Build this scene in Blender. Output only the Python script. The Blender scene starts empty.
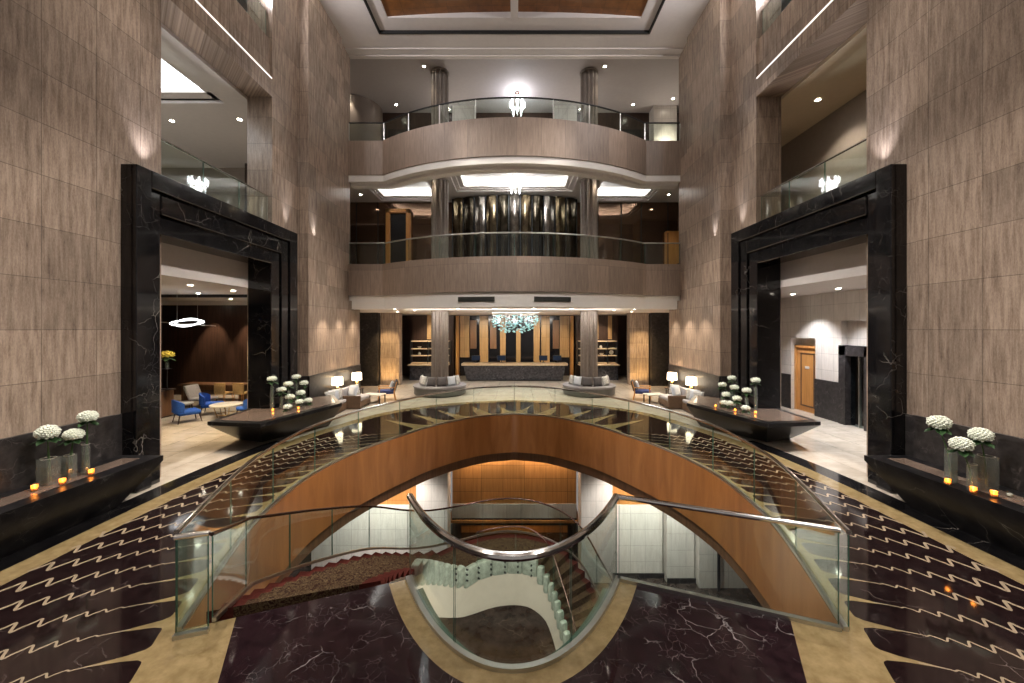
import bpy, bmesh, math, random
from mathutils import Vector, Matrix
from mathutils.geometry import tessellate_polygon
random.seed(7)
PI = math.pi
C = bpy.context.scene.collection
sc = bpy.context.scene

# ------------------------------------------------------------------ materials
def new_mat(name):
    m = bpy.data.materials.new(name); m.use_nodes = True
    nt = m.node_tree; nt.nodes.clear()
    out = nt.nodes.new('ShaderNodeOutputMaterial')
    return m, nt, out

def N(nt, typ, **kw):
    n = nt.nodes.new(typ)
    for k, v in kw.items():
        if hasattr(n, k) and not k.startswith('i_'): setattr(n, k, v)
    return n

def principled(nt, out, col=None, rough=.5, metal=0, spec=.5, emit=None, es=0, coat=0):
    p = nt.nodes.new('ShaderNodeBsdfPrincipled')
    if col is not None: p.inputs['Base Color'].default_value = (*col, 1)
    p.inputs['Roughness'].default_value = rough
    p.inputs['Metallic'].default_value = metal
    p.inputs['Specular IOR Level'].default_value = spec
    p.inputs['Coat Weight'].default_value = coat
    p.inputs['Coat Roughness'].default_value = .05
    if emit:
        p.inputs['Emission Color'].default_value = (*emit, 1)
        p.inputs['Emission Strength'].default_value = es
    nt.links.new(p.outputs[0], out.inputs[0])
    return p

def ramp(nt, fac, stops):
    r = nt.nodes.new('ShaderNodeValToRGB')
    el = r.color_ramp.elements
    el[0].position, el[0].color = stops[0][0], (*stops[0][1], 1)
    el[1].position, el[1].color = stops[-1][0], (*stops[-1][1], 1)
    for p, c in stops[1:-1]:
        e = el.new(p); e.color = (*c, 1)
    nt.links.new(fac, r.inputs[0])
    return r.outputs[0]

def mixc(nt, fac, a, b, mode='MIX'):
    m = nt.nodes.new('ShaderNodeMix'); m.data_type = 'RGBA'; m.blend_type = mode
    for s, v in ((0, fac), (6, a), (7, b)):
        if hasattr(v, 'is_linked'): nt.links.new(v, m.inputs[s])
        elif isinstance(v, (int, float)): m.inputs[s].default_value = v
        else: m.inputs[s].default_value = (*v, 1)
    return m.outputs[2]

def math_(nt, op, a, b=0.0):
    m = nt.nodes.new('ShaderNodeMath'); m.operation = op
    for i, v in enumerate((a, b)):
        if hasattr(v, 'is_linked'): nt.links.new(v, m.inputs[i])
        else: m.inputs[i].default_value = v
    return m.outputs[0]

def coords(nt, mode):
    """wall coordinates: (horizontal run, height) for upright faces"""
    if mode == 'uv':
        return nt.nodes.new('ShaderNodeTexCoord').outputs['UV']
    g = nt.nodes.new('ShaderNodeNewGeometry')
    if mode == 'pos': return g.outputs['Position']
    s = nt.nodes.new('ShaderNodeSeparateXYZ'); nt.links.new(g.outputs['Position'], s.inputs[0])
    c = nt.nodes.new('ShaderNodeCombineXYZ')
    nt.links.new(math_(nt, 'ADD', s.outputs[0], s.outputs[1]), c.inputs[0])
    nt.links.new(s.outputs[2], c.inputs[1])
    return c.outputs[0]

def mapping(nt, vec, scale=(1, 1, 1), loc=(0, 0, 0)):
    m = nt.nodes.new('ShaderNodeMapping')
    m.inputs['Scale'].default_value = scale; m.inputs['Location'].default_value = loc
    nt.links.new(vec, m.inputs[0]); return m.outputs[0]

def noise(nt, vec, scale, detail=4, rough=.55, dist=0):
    n = nt.nodes.new('ShaderNodeTexNoise')
    n.inputs['Scale'].default_value = scale; n.inputs['Detail'].default_value = detail
    n.inputs['Roughness'].default_value = rough; n.inputs['Distortion'].default_value = dist
    nt.links.new(vec, n.inputs['Vector']); return n.outputs[0]

def brick(nt, vec, w, h, mortar, c1, c2, cm, offset=0.0):
    b = nt.nodes.new('ShaderNodeTexBrick')
    b.offset = offset; b.squash = 1.0
    b.inputs['Scale'].default_value = 1
    b.inputs['Brick Width'].default_value = w; b.inputs['Row Height'].default_value = h
    b.inputs['Mortar Size'].default_value = mortar; b.inputs['Mortar Smooth'].default_value = 0.2
    for k, c in (('Color1', c1), ('Color2', c2), ('Mortar', cm)): b.inputs[k].default_value = (*c, 1)
    nt.links.new(vec, b.inputs['Vector']); return b.outputs[0]

def stone_wall(name, lo, hi, tile=(.88, .85), mode='wall', rough=.28, loc=(0, 0, 0), joint=.55, k=1.0):
    m, nt, out = new_mat(name)
    v = coords(nt, mode)
    st = noise(nt, mapping(nt, v, (1, .10, 1)), 13, 7, .68)
    st2 = noise(nt, mapping(nt, v, (1, .3, 1)), 60, 4, .75)
    f = math_(nt, 'ADD', math_(nt, 'MULTIPLY', st, .7), math_(nt, 'MULTIPLY', st2, .3))
    col = ramp(nt, f, [(.34, lo), (.66, hi)])
    br = brick(nt, mapping(nt, v, (1, 1, 1), loc), tile[0], tile[1], .006, (1 + .14 * k, 1 + .11 * k, 1 + .08 * k), (1 - .20 * k, 1 - .21 * k, 1 - .22 * k), (joint,) * 3)
    col = mixc(nt, 1.0, col, br, 'MULTIPLY')
    p = principled(nt, out, None, rough)
    nt.links.new(col, p.inputs['Base Color'])
    return m

def vein_marble(name, base, base2, vein, scale=1.0, rough=.08, thin=.012, amount=.8, joints=None):
    m, nt, out = new_mat(name)
    v = coords(nt, 'pos')
    warp = nt.nodes.new('ShaderNodeVectorMath'); warp.operation = 'MULTIPLY_ADD'
    nz = nt.nodes.new('ShaderNodeTexNoise'); nz.inputs['Scale'].default_value = 1.7 * scale; nz.inputs['Detail'].default_value = 5
    nt.links.new(v, nz.inputs['Vector'])
    nt.links.new(nz.outputs['Color'], warp.inputs[0]); warp.inputs[1].default_value = (.55 / scale,) * 3; nt.links.new(v, warp.inputs[2])
    cl = noise(nt, v, 3.2 * scale, 6, .65)
    col = ramp(nt, cl, [(.35, base), (.7, base2)])
    def crack(sc_, lim, loc):
        vo = nt.nodes.new('ShaderNodeTexVoronoi'); vo.feature = 'DISTANCE_TO_EDGE'; vo.inputs['Scale'].default_value = sc_
        nt.links.new(mapping(nt, warp.outputs[0], loc=loc), vo.inputs['Vector'])
        return ramp(nt, vo.outputs['Distance'], [(0, (1, 1, 1)), (lim, (0, 0, 0))])
    vm = crack(1.3 * scale, thin * 2.2, (0, 0, 0))
    mask = ramp(nt, noise(nt, mapping(nt, v, loc=(5, 3, 1)), 1.1 * scale, 3), [(.52, (0, 0, 0)), (.70, (1, 1, 1))])
    vm2 = mixc(nt, 1.0, crack(4.2 * scale, thin * 2.5, (9, 2, 4)), (.55, .55, .55), 'MULTIPLY')
    a = mixc(nt, 1.0, vm, mask, 'MULTIPLY')
    b = mixc(nt, 1.0, vm2, ramp(nt, noise(nt, mapping(nt, v, loc=(1, 7, 3)), 1.6 * scale, 3), [(.5, (0, 0, 0)), (.72, (1, 1, 1))]), 'MULTIPLY')
    f = mixc(nt, 1.0, a, b, 'ADD')
    f = math_(nt, 'MULTIPLY', f, amount)
    col = mixc(nt, f, col, vein)
    if joints:
        br = brick(nt, coords(nt, joints[0]), joints[1], joints[2], .004, (1, 1, 1), (.85, .85, .85), (.3, .3, .3))
        col = mixc(nt, 1.0, col, br, 'MULTIPLY')
    p = principled(nt, out, None, rough)
    nt.links.new(col, p.inputs['Base Color'])
    return m

def wood(name, lo, hi, panel=None, mode='wall', rough=.35, joint=.35, grain=(14, .8), offset=0.0):
    m, nt, out = new_mat(name)
    v = coords(nt, mode)
    g = noise(nt, mapping(nt, v, (grain[0], grain[1], 1)), 1.0, 5, .6, .6)
    col = ramp(nt, g, [(.3, lo), (.7, hi)])
    if panel:
        br = brick(nt, v, panel[0], panel[1], .006, (1.08, 1.05, 1.02), (.84, .84, .84), (joint,) * 3, offset)
        col = mixc(nt, 1.0, col, br, 'MULTIPLY')
    p = principled(nt, out, None, rough)
    nt.links.new(col, p.inputs['Base Color'])
    return m

def plain(name, col, rough=.5, metal=0, spec=.5, emit=None, es=0, var=.06, scale=6):
    m, nt, out = new_mat(name)
    p = principled(nt, out, col, rough, metal, spec, emit, es)
    if not emit:
        n = noise(nt, coords(nt, 'pos'), scale, 4)
        lo = tuple(c * (1 - var) for c in col); hi = tuple(min(1, c * (1 + var)) for c in col)
        nt.links.new(ramp(nt, n, [(.35, lo), (.65, hi)]), p.inputs['Base Color'])
    return m

def clear_glass(name, tint, refl=1.0, ior=1.45):
    m, nt, out = new_mat(name)
    t = nt.nodes.new('ShaderNodeBsdfTransparent'); t.inputs[0].default_value = (*tint, 1)
    g = nt.nodes.new('ShaderNodeBsdfGlossy'); g.inputs['Roughness'].default_value = .01; g.inputs[0].default_value = (refl,) * 3 + (1,)
    lw = nt.nodes.new('ShaderNodeLayerWeight'); lw.inputs[0].default_value = .5
    r0 = ((ior - 1) / (ior + 1)) ** 2
    fac = math_(nt, 'ADD', math_(nt, 'MULTIPLY', math_(nt, 'POWER', lw.outputs['Facing'], 5.0), 1 - r0), r0)
    mx = nt.nodes.new('ShaderNodeMixShader')
    nt.links.new(fac, mx.inputs[0]); nt.links.new(t.outputs[0], mx.inputs[1]); nt.links.new(g.outputs[0], mx.inputs[2])
    nt.links.new(mx.outputs[0], out.inputs[0])
    return m

def frosted(name, tint, body, f):
    m = clear_glass(name, tint); nt = m.node_tree
    out = [n for n in nt.nodes if n.type == 'OUTPUT_MATERIAL'][0]; src = out.inputs[0].links[0].from_socket
    d = nt.nodes.new('ShaderNodeBsdfDiffuse'); d.inputs[0].default_value = (*body, 1)
    t = nt.nodes.new('ShaderNodeBsdfTranslucent'); t.inputs[0].default_value = (*body, 1)
    a = nt.nodes.new('ShaderNodeMixShader'); nt.links.new(d.outputs[0], a.inputs[1]); nt.links.new(t.outputs[0], a.inputs[2])
    mx = nt.nodes.new('ShaderNodeMixShader'); mx.inputs[0].default_value = f
    nt.links.new(src, mx.inputs[1]); nt.links.new(a.outputs[0], mx.inputs[2]); nt.links.new(mx.outputs[0], out.inputs[0])
    return m

def carpet_mat():
    m, nt, out = new_mat('stair_carpet')
    uv = nt.nodes.new('ShaderNodeTexCoord').outputs['UV']
    s = nt.nodes.new('ShaderNodeSeparateXYZ'); nt.links.new(uv, s.inputs[0])
    n1 = noise(nt, coords(nt, 'pos'), 14, 3, .6, 1.5)
    pat = ramp(nt, n1, [(.40, (.030, .012, .009)), (.46, (.05, .028, .015)), (.52, (.13, .092, .048)), (.58, (.028, .013, .010))])
    plainc = ramp(nt, n1, [(.3, (.055, .012, .009)), (.7, (.10, .024, .018))])
    side = math_(nt, 'GREATER_THAN', math_(nt, 'ABSOLUTE', math_(nt, 'SUBTRACT', s.outputs[0], .5)), .36)
    p = principled(nt, out, None, .95, spec=.1)
    nt.links.new(mixc(nt, side, pat, plainc), p.inputs['Base Color'])
    return m

M = {}
M['trav'] = stone_wall('travertine', (.155, .115, .090), (.47, .375, .305), (.88, .865), 'wall', .26, (.36, .14, 0), .5)
M['trav_uv'] = stone_wall('travertine_fascia', (.20, .15, .12), (.34, .265, .215), (1.02, 3.0), 'uv', .5)
M['trav_light'] = stone_wall('pale_travertine', (.50, .46, .42), (.66, .62, .58), (.55, .6), k=.25)
M['black_satin'] = vein_marble('black_marble_satin', (.004, .004, .005), (.016, .015, .016), (.5, .46, .42), 1.1, .32, .006, .35)
for n_ in M['black_satin'].node_tree.nodes:
    if n_.type == 'BSDF_PRINCIPLED': n_.inputs['Specular IOR Level'].default_value = .22
M['black'] = vein_marble('black_marble', (.004, .004, .005), (.016, .015, .016), (.50, .46, .42), 1.1, .08, .005, .5)
M['dado'] = vein_marble('mottled_black_marble', (.010, .009, .010), (.045, .04, .04), (.30, .28, .27), 2.2, .42, .014, .5)
M['plum'] = vein_marble('plum_marble', (.010, .0045, .006), (.026, .012, .015), (.62, .58, .58), 2.4, .06, .008, .55)
M['brown'] = vein_marble('brown_marble', (.007, .0035, .004), (.019, .010, .010), (.30, .24, .22), 2.0, .07, .008, .4)
M['gold'] = vein_marble('golden_marble', (.21, .15, .07), (.32, .24, .122), (.15, .10, .042), 2.0, .08, .02, .5)
M['cream'] = plain('cream_inlay', (.31, .245, .17), .12)
M['beige'] = vein_marble('beige_marble', (.47, .41, .34), (.60, .54, .46), (.36, .30, .24), .8, .08, .02, .4, ('pos', .9, .9))
M['orange'] = wood('cherry_wood', (.33, .125, .035), (.50, .215, .068), None, 'uv', .33, grain=(3, .5))
M['orange_panel'] = wood('cherry_panels', (.36, .15, .042), (.50, .225, .07), (.85, .52), 'wall', .35, .15)
M['ceil_wood'] = wood('ceiling_wood', (.16, .06, .014), (.28, .11, .028), (.9, 1.6), 'pos', .4, grain=(3, 3))
M['dark_wood'] = wood('dark_walnut', (.022, .013, .010), (.065, .036, .026), (1.2, 6), 'wall', .28)
M['mid_wood'] = wood('walnut', (.10, .05, .025), (.20, .10, .05), None, 'wall', .35)
M['door_wood'] = wood('honey_wood', (.45, .20, .055), (.62, .31, .10), None, 'wall', .35)
M['bronze_glass'] = plain('bronze_glass_wall', (.17, .105, .070), .05, .8, .5)
M['white'] = plain('ceiling_paint', (.66, .62, .60), .7, var=.02)
M['white2'] = plain('plaster', (.62, .575, .53), .75, var=.03)
M['taupe'] = plain('taupe_paint', (.30, .26, .23), .6, var=.04)
M['blackp'] = plain('black_gap', (.006, .006, .006), .6)
M['chrome'] = plain('polished_steel', (.80, .78, .76), .12, 1, var=.02)
M['steel'] = plain('brushed_steel', (.55, .55, .53), .3, 1, var=.04)
M['brass'] = plain('brass', (.60, .42, .18), .25, 1)
M['glass'] = clear_glass('balustrade_glass', (.90, .955, .93))
M['glass_edge'] = plain('green_glass_edge', (.05, .12, .09), .1)
M['glass_clear'] = clear_glass('vase_glass', (.93, .96, .95), 1.0, 1.5)
M['glass_vase'] = frosted('cut_glass', (.90, .93, .92), (.62, .64, .62), .18)
M['glass_door'] = clear_glass('door_glass', (.75, .82, .85))
M['petal'] = plain('white_petals', (.78, .82, .72), .6, var=.12, scale=60)
M['petal_y'] = plain('yellow_petals', (.75, .62, .10), .6, var=.2, scale=30)
M['leaf'] = plain('green_leaf', (.03, .075, .025), .45, var=.4, scale=20)
M['stem'] = plain('green_stem', (.06, .13, .04), .5)
M['water'] = clear_glass('vase_water', (.80, .86, .84), 1.0, 1.33)
M['wax'] = plain('candle_wax', (.85, .62, .35), .5)
M['flame'] = plain('flame', (1, .6, .2), .5, emit=(1, .50, .14), es=22)
M['amber'] = frosted('amber_glass', (1.0, .74, .42), (.95, .62, .28), .35)
M['shade'] = plain('lamp_shade', (1, .9, .75), .8, emit=(1, .80, .56), es=3.2)
M['lamp_on'] = plain('lit_lens', (1, .95, .85), .5, emit=(1, .90, .74), es=45)
M['crystal_on'] = plain('lit_crystal', (1, 1, 1), .3, emit=(.92, .95, 1), es=10)
M['ring_on'] = plain('lit_ring', (1, 1, 1), .4, emit=(.95, .97, 1), es=3.5)
M['bubble'] = plain('blown_glass', (.40, .72, .76), .08, 0, .9, var=.25, scale=9)
M['blue'] = plain('royal_blue_fabric', (.012, .085, .42), .8, var=.15, scale=30)
M['navy'] = plain('navy_fabric', (.020, .035, .14), .8, var=.15, scale=30)
M['grey_fab'] = plain('grey_fabric', (.34, .33, .34), .9, var=.12, scale=40)
M['pale_fab'] = plain('pale_blue_fabric', (.46, .50, .56), .9, var=.1, scale=40)
M['silver_fab'] = plain('patterned_fabric', (.44, .44, .42), .8, var=.4, scale=26)
M['dk_fab'] = plain('charcoal_fabric', (.07, .065, .068), .85, var=.25, scale=30)
M['tan_fab'] = plain('tan_upholstery', (.11, .066, .038), .6, var=.12, scale=20)
M['mustard'] = plain('mustard_upholstery', (.56, .38, .16), .7, var=.12, scale=20)
M['screen'] = plain('screen_light', (.01, .02, .05), .2, emit=(.10, .2, .4), es=.02)
M['dark_plastic'] = plain('dark_plastic', (.012, .013, .016), .35)
M['carpet'] = carpet_mat()
M['curb'] = plain('pale_green_stone', (.33, .37, .31), .35, var=.2, scale=10)
M['stringer'] = plain('ivory_plaster', (.70, .63, .53), .6, var=.03)
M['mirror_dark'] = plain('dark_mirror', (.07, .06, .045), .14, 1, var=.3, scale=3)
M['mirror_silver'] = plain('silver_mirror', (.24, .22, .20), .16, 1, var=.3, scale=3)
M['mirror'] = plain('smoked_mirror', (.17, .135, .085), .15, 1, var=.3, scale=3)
M['lit_panel'] = wood('lit_timber_panel', (.28, .165, .07), (.44, .29, .14), (.3, .9), 'wall', .35)
M['desk_stone'] = vein_marble('desk_marble', (.012, .013, .017), (.07, .07, .085), (.30, .30, .34), 2.5, .12, .02, .6)
M['oak'] = wood('pale_oak', (.52, .38, .24), (.68, .53, .36), None, 'wall', .3)
M['grille'] = plain('grille_grey', (.09, .10, .085), .5)
M['bench_grey'] = plain('bench_stone', (.10, .098, .09), .4, var=.1)
M['seat_lilac'] = plain('bench_upholstery', (.17, .165, .175), .7, var=.06)
M['dark_bronze'] = plain('dark_bronze', (.10, .06, .05), .25, .9)
M['lower_floor'] = vein_marble('lower_marble', (.022, .016, .014), (.06, .046, .04), (.3, .25, .2), 1.0, .08, .01, .4)
M['lit_ceiling'] = plain('luminous_ceiling', (1, 1, 1), .5, emit=(.93, .98, 1), es=2.2)
M['black_lacquer'] = plain('black_lacquer', (.006, .006, .009), .12)
M['bulkhead'] = plain('bulkhead_paint', (.80, .78, .75), .7, var=.01)
M['led'] = plain('led_strip', (1, 1, 1), .4, emit=(1, .92, .86), es=.75)
M['lobby_floor_rug'] = plain('rug', (.10, .12, .13), .95, var=.5, scale=6)

# ------------------------------------------------------------------ mesh helpers
def box(bm, x0, x1, y0, y1, z0, z1, mi=0, bev=0.0, seg=2, mat=None):
    x0, x1 = min(x0, x1), max(x0, x1); y0, y1 = min(y0, y1), max(y0, y1); z0, z1 = min(z0, z1), max(z0, z1)
    co = [(x, y, z) for z in (z0, z1) for y in (y0, y1) for x in (x0, x1)]
    vs = [bm.verts.new(mat @ Vector(c) if mat else c) for c in co]
    fs = [bm.faces.new([vs[i] for i in f]) for f in ((0, 2, 3, 1), (4, 5, 7, 6), (0, 1, 5, 4), (2, 6, 7, 3), (0, 4, 6, 2), (1, 3, 7, 5))]
    for f in fs: f.material_index = mi
    if bev > 0:
        es = {e for f in fs for e in f.edges}
        r = bmesh.ops.bevel(bm, geom=list(es), offset=bev, segments=seg, profile=.5, affect='EDGES', clamp_overlap=True)
        for f in r['faces']: f.material_index = mi; f.smooth = True
    return fs

def poly(bm, loops, z, mi=0, flip=False):
    flat = [p for l in loops for p in l]
    vs = [bm.verts.new((p[0], p[1], z)) for p in flat]
    for t in tessellate_polygon([[Vector((p[0], p[1], 0)) for p in l] for l in loops]):
        try: f = bm.faces.new([vs[i] for i in t])
        except ValueError: continue
        f.material_index = mi
        f.normal_update()
        if (f.normal.z < 0) != flip: f.normal_flip()

def prism(bm, pts, z0, z1, mi=0):
    """upright prism on a (convex or simple) outline"""
    n = len(pts)
    a = [bm.verts.new((p[0], p[1], z0)) for p in pts]; b = [bm.verts.new((p[0], p[1], z1)) for p in pts]
    for i in range(n):
        bm.faces.new((a[i], a[(i + 1) % n], b[(i + 1) % n], b[i])).material_index = mi
    bm.faces.new(list(reversed(a))).material_index = mi
    bm.faces.new(b).material_index = mi

def lathe(bm, prof, c=(0, 0, 0), seg=24, mi=0, smooth=True, caps=True, flute=0.0, nfl=0):
    rings = []
    for r, z in prof:
        ring = []
        for i in range(seg):
            a = 2 * PI * i / seg
            rr = r * (1 - flute * (.5 + .5 * math.cos(nfl * a))) if flute else r
            ring.append(bm.verts.new((c[0] + rr * math.cos(a), c[1] + rr * math.sin(a), c[2] + z)))
        rings.append(ring)
    for a, b in zip(rings, rings[1:]):
        for i in range(seg):
            f = bm.faces.new((a[i], a[(i + 1) % seg], b[(i + 1) % seg], b[i])); f.material_index = mi; f.smooth = smooth
    if caps:
        bm.faces.new(list(reversed(rings[0]))).material_index = mi
        bm.faces.new(rings[-1]).material_index = mi

def tube(bm, pts, r, seg=8, mi=0, closed=False):
    pts = [Vector(p) for p in pts]; n = len(pts); rings = []
    for i, p in enumerate(pts):
        t = (pts[(i + 1) % n if closed else min(i + 1, n - 1)] - pts[(i - 1) % n if closed else max(i - 1, 0)]).normalized()
        up = Vector((0, 0, 1)) if abs(t.z) < .95 else Vector((1, 0, 0))
        s = t.cross(up).normalized(); u = s.cross(t).normalized()
        rr = r[i] if isinstance(r, (list, tuple)) else r
        rings.append([bm.verts.new(p + (s * math.cos(2 * PI * k / seg) + u * math.sin(2 * PI * k / seg)) * rr) for k in range(seg)])
    for i in range(n if closed else n - 1):
        a, b = rings[i], rings[(i + 1) % n]
        for k in range(seg):
            f = bm.faces.new((a[k], b[k], b[(k + 1) % seg], a[(k + 1) % seg])); f.material_index = mi; f.smooth = True
    if not closed:
        bm.faces.new(rings[0]).material_index = mi; bm.faces.new(list(reversed(rings[-1]))).material_index = mi

def ball(bm, c, r, mi=0, sub=1, sq=(1, 1, 1)):
    m = Matrix.Translation(c) @ Matrix.Diagonal((*sq, 1))
    g = bmesh.ops.create_icosphere(bm, subdivisions=sub, radius=r, matrix=m)
    for v in g['verts']:
        for f in v.link_faces: f.material_index = mi; f.smooth = True

def wall_strip(bm, pts, z0, z1, thick, mi=0, closed=False, uv=None, side=1):
    """upright curved slab following plan points; z0/z1 numbers or per-point lists; thickness to one side"""
    P = [Vector((p[0], p[1])) for p in pts]; n = len(P)
    uvl = bm.loops.layers.uv.verify()
    off = []
    for i in range(n):
        t = (P[(i + 1) % n if closed else min(i + 1, n - 1)] - P[(i - 1) % n if closed else max(i - 1, 0)]).normalized()
        off.append(P[i] + Vector((t.y, -t.x)) * thick * side)
    zz0 = z0 if isinstance(z0, (list, tuple)) else [z0] * n
    zz1 = z1 if isinstance(z1, (list, tuple)) else [z1] * n
    d = [0.0]
    for i in range(1, n): d.append(d[-1] + (P[i] - P[i - 1]).length)
    A = [bm.verts.new((P[i].x, P[i].y, zz0[i])) for i in range(n)]; B = [bm.verts.new((P[i].x, P[i].y, zz1[i])) for i in range(n)]
    A2 = [bm.verts.new((off[i].x, off[i].y, zz0[i])) for i in range(n)]; B2 = [bm.verts.new((off[i].x, off[i].y, zz1[i])) for i in range(n)]
    def q(vs, us):
        f = bm.faces.new(vs); f.material_index = mi; f.smooth = False
        for l, u in zip(f.loops, us): l[uvl].uv = u
        return f
    for i in range(n if closed else n - 1):
        j = (i + 1) % n
        u0, u1 = d[i], (d[j] if j else d[i] + .1)
        f = q((A[i], A[j], B[j], B[i]), ((u0, zz0[i]), (u1, zz0[j]), (u1, zz1[j]), (u0, zz1[i]))); f.smooth = True
        f = q((A2[j], A2[i], B2[i], B2[j]), ((u1, zz0[j]), (u0, zz0[i]), (u0, zz1[i]), (u1, zz1[j]))); f.smooth = True
        q((B[i], B[j], B2[j], B2[i]), ((u0, 0), (u1, 0), (u1, thick), (u0, thick)))
        q((A[j], A[i], A2[i], A2[j]), ((u1, 0), (u0, 0), (u0, thick), (u1, thick)))
    if not closed:
        q((A[0], B[0], B2[0], A2[0]), ((0, zz0[0]), (0, zz1[0]), (thick, zz1[0]), (thick, zz0[0])))
        q((A[-1], A2[-1], B2[-1], B[-1]), ((0, zz0[-1]), (thick, zz0[-1]), (thick, zz1[-1]), (0, zz1[-1])))

def spline(pts, k=8):
    P = [Vector(p) for p in pts]; out = []
    for i in range(len(P) - 1):
        p0 = P[i - 1] if i else P[0] * 2 - P[1]; p1, p2 = P[i], P[i + 1]
        p3 = P[i + 2] if i + 2 < len(P) else P[-1] * 2 - P[-2]
        for j in range(k):
            t = j / k
            out.append(.5 * ((2 * p1) + (p2 - p0) * t + (2 * p0 - 5 * p1 + 4 * p2 - p3) * t * t + (3 * p1 - p0 - 3 * p2 + p3) * t ** 3))
    out.append(P[-1]); return out

def at(path, k, u):
    x = max(0, min(u * k, len(path) - 1)); i = min(int(x), len(path) - 2)
    return path[i].lerp(path[i + 1], x - i)

# ------------------------------------------------------------------ object helpers
def obj(name, bm, mats, parent=None, label=None):
    if not isinstance(mats, (list, tuple)): mats = [mats]
    bmesh.ops.recalc_face_normals(bm, faces=bm.faces)
    me = bpy.data.meshes.new(name); bm.to_mesh(me); bm.free(); me.set_sharp_from_angle(angle=.6)
    for m in mats: me.materials.append(M[m])
    o = bpy.data.objects.new(name, me); C.objects.link(o)
    if parent: o.parent = parent
    if label: o['label'] = label
    return o

def thing(name, label, cat, loc=(0, 0, 0), rz=0, group=None):
    o = bpy.data.objects.new(name, None); C.objects.link(o)
    o.empty_display_size = .2
    o.location = loc; o.rotation_euler = (0, 0, rz); tag(o, label, cat, group); return o

def tag(o, label, cat, group=None):
    o['label'] = label; o['category'] = cat
    if group: o['group'] = group
    return o

def struct(name, bm, mats, parent=None):
    o = obj(name, bm, mats, parent)
    if not parent: o['kind'] = 'structure'
    return o

def dup(root, loc, rz=0, label=None, group=None, scale=None):
    r = root.copy(); C.objects.link(r); r.location = loc; r.rotation_euler = (0, 0, rz)
    if label: r['label'] = label
    if group: r['group'] = group
    if scale: r.scale = scale
    for ch in list(root.children):
        c = ch.copy(); C.objects.link(c); c.parent = r
        for g in list(ch.children):
            d = g.copy(); C.objects.link(d); d.parent = c
    return r

def nb(): return bmesh.new()

def spot(loc, target, power, size=60, blend=.6, col=(1, .86, .70), rad=.06, parent=None):
    l = bpy.data.lights.new('spot_lamp', 'SPOT'); l.energy = power; l.spot_size = math.radians(size); l.spot_blend = blend
    l.color = col; l.shadow_soft_size = rad
    o = bpy.data.objects.new('spot_lamp', l); C.objects.link(o); o.location = loc
    o.rotation_euler = (Vector(target) - Vector(loc)).to_track_quat('-Z', 'Y').to_euler()
    return o

def area(loc, target, power, sx, sy, col=(1, .9, .78)):
    l = bpy.data.lights.new('strip_lamp', 'AREA'); l.energy = power; l.shape = 'RECTANGLE'; l.size = sx; l.size_y = sy; l.color = col
    o = bpy.data.objects.new('strip_lamp', l); C.objects.link(o); o.location = loc
    o.rotation_euler = (Vector(target) - Vector(loc)).to_track_quat('-Z', 'Y').to_euler()
    return o

def point(loc, power, rad=.08, col=(1, .82, .62)):
    l = bpy.data.lights.new('bulb', 'POINT'); l.energy = power; l.shadow_soft_size = rad; l.color = col
    o = bpy.data.objects.new('bulb', l); C.objects.link(o); o.location = loc; return o

SIDE = {-1: 'left', 1: 'right'}
# ------------------------------------------------------------------ plan curves (metres, symmetric about x = 0)
VOID = spline([(3.66, 4.42), (4.12, 5.8), (4.42, 6.9), (4.56, 8.2), (4.52, 9.4), (4.15, 10.85), (3.45, 12.35), (2.62, 13.7), (1.3, 14.95), (0, 15.4)], 6)
VOID = [(v.x, v.y) for v in VOID]
UX = 1.38
def u_curve(d=0.0, lim=UX):
    """the tongue-shaped bay of the platform edge; d offsets it towards the platform"""
    out = []
    for i in range(33):
        x = -lim + 2 * lim * i / 32; y = 3.91 + .74 * x * x
        L = math.hypot(1, 1.48 * x); out.append((x + 1.48 * x / L * d, y - d / L))
    return out
U_ARC = u_curve()                                              # left end -> front -> right end
RING = [(-x, y) for x, y in VOID] + [(x, y) for x, y in reversed(VOID[:-1])]     # left corner -> far -> right corner
HOLE = RING + list(reversed(U_ARC))
OUTER = spline([(6.65, -4), (6.65, 5), (6.62, 9.2), (6.2, 12.0), (5.15, 15.0), (3.9, 16.5), (2.3, 17.5), (0, 18.1)], 8)
OUTER = [(v.x, v.y) for v in OUTER]
def off_curve(c, d):
    out = []
    for i, p in enumerate(c):
        a, b = c[max(i - 1, 0)], c[min(i + 1, len(c) - 1)]
        t = Vector((b[0] - a[0], b[1] - a[1])).normalized()
        out.append((p[0] + t.y * d, p[1] - t.x * d))
    out[-1] = (0, out[-1][1]); return out
def void_x(y):
    for (x0, y0), (x1, y1) in zip(VOID, VOID[1:]):
        if y0 <= y <= y1: return x0 + (x1 - x0) * (y - y0) / (y1 - y0)
    return VOID[0][0] + (y - VOID[0][1]) * .463 if y < VOID[0][1] else 0
def outer_x(y):
    for (x0, y0), (x1, y1) in zip(OUTER, OUTER[1:]):
        if y0 <= y <= y1: return x0 + (x1 - x0) * (y - y0) / (y1 - y0)
    return 0

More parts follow.
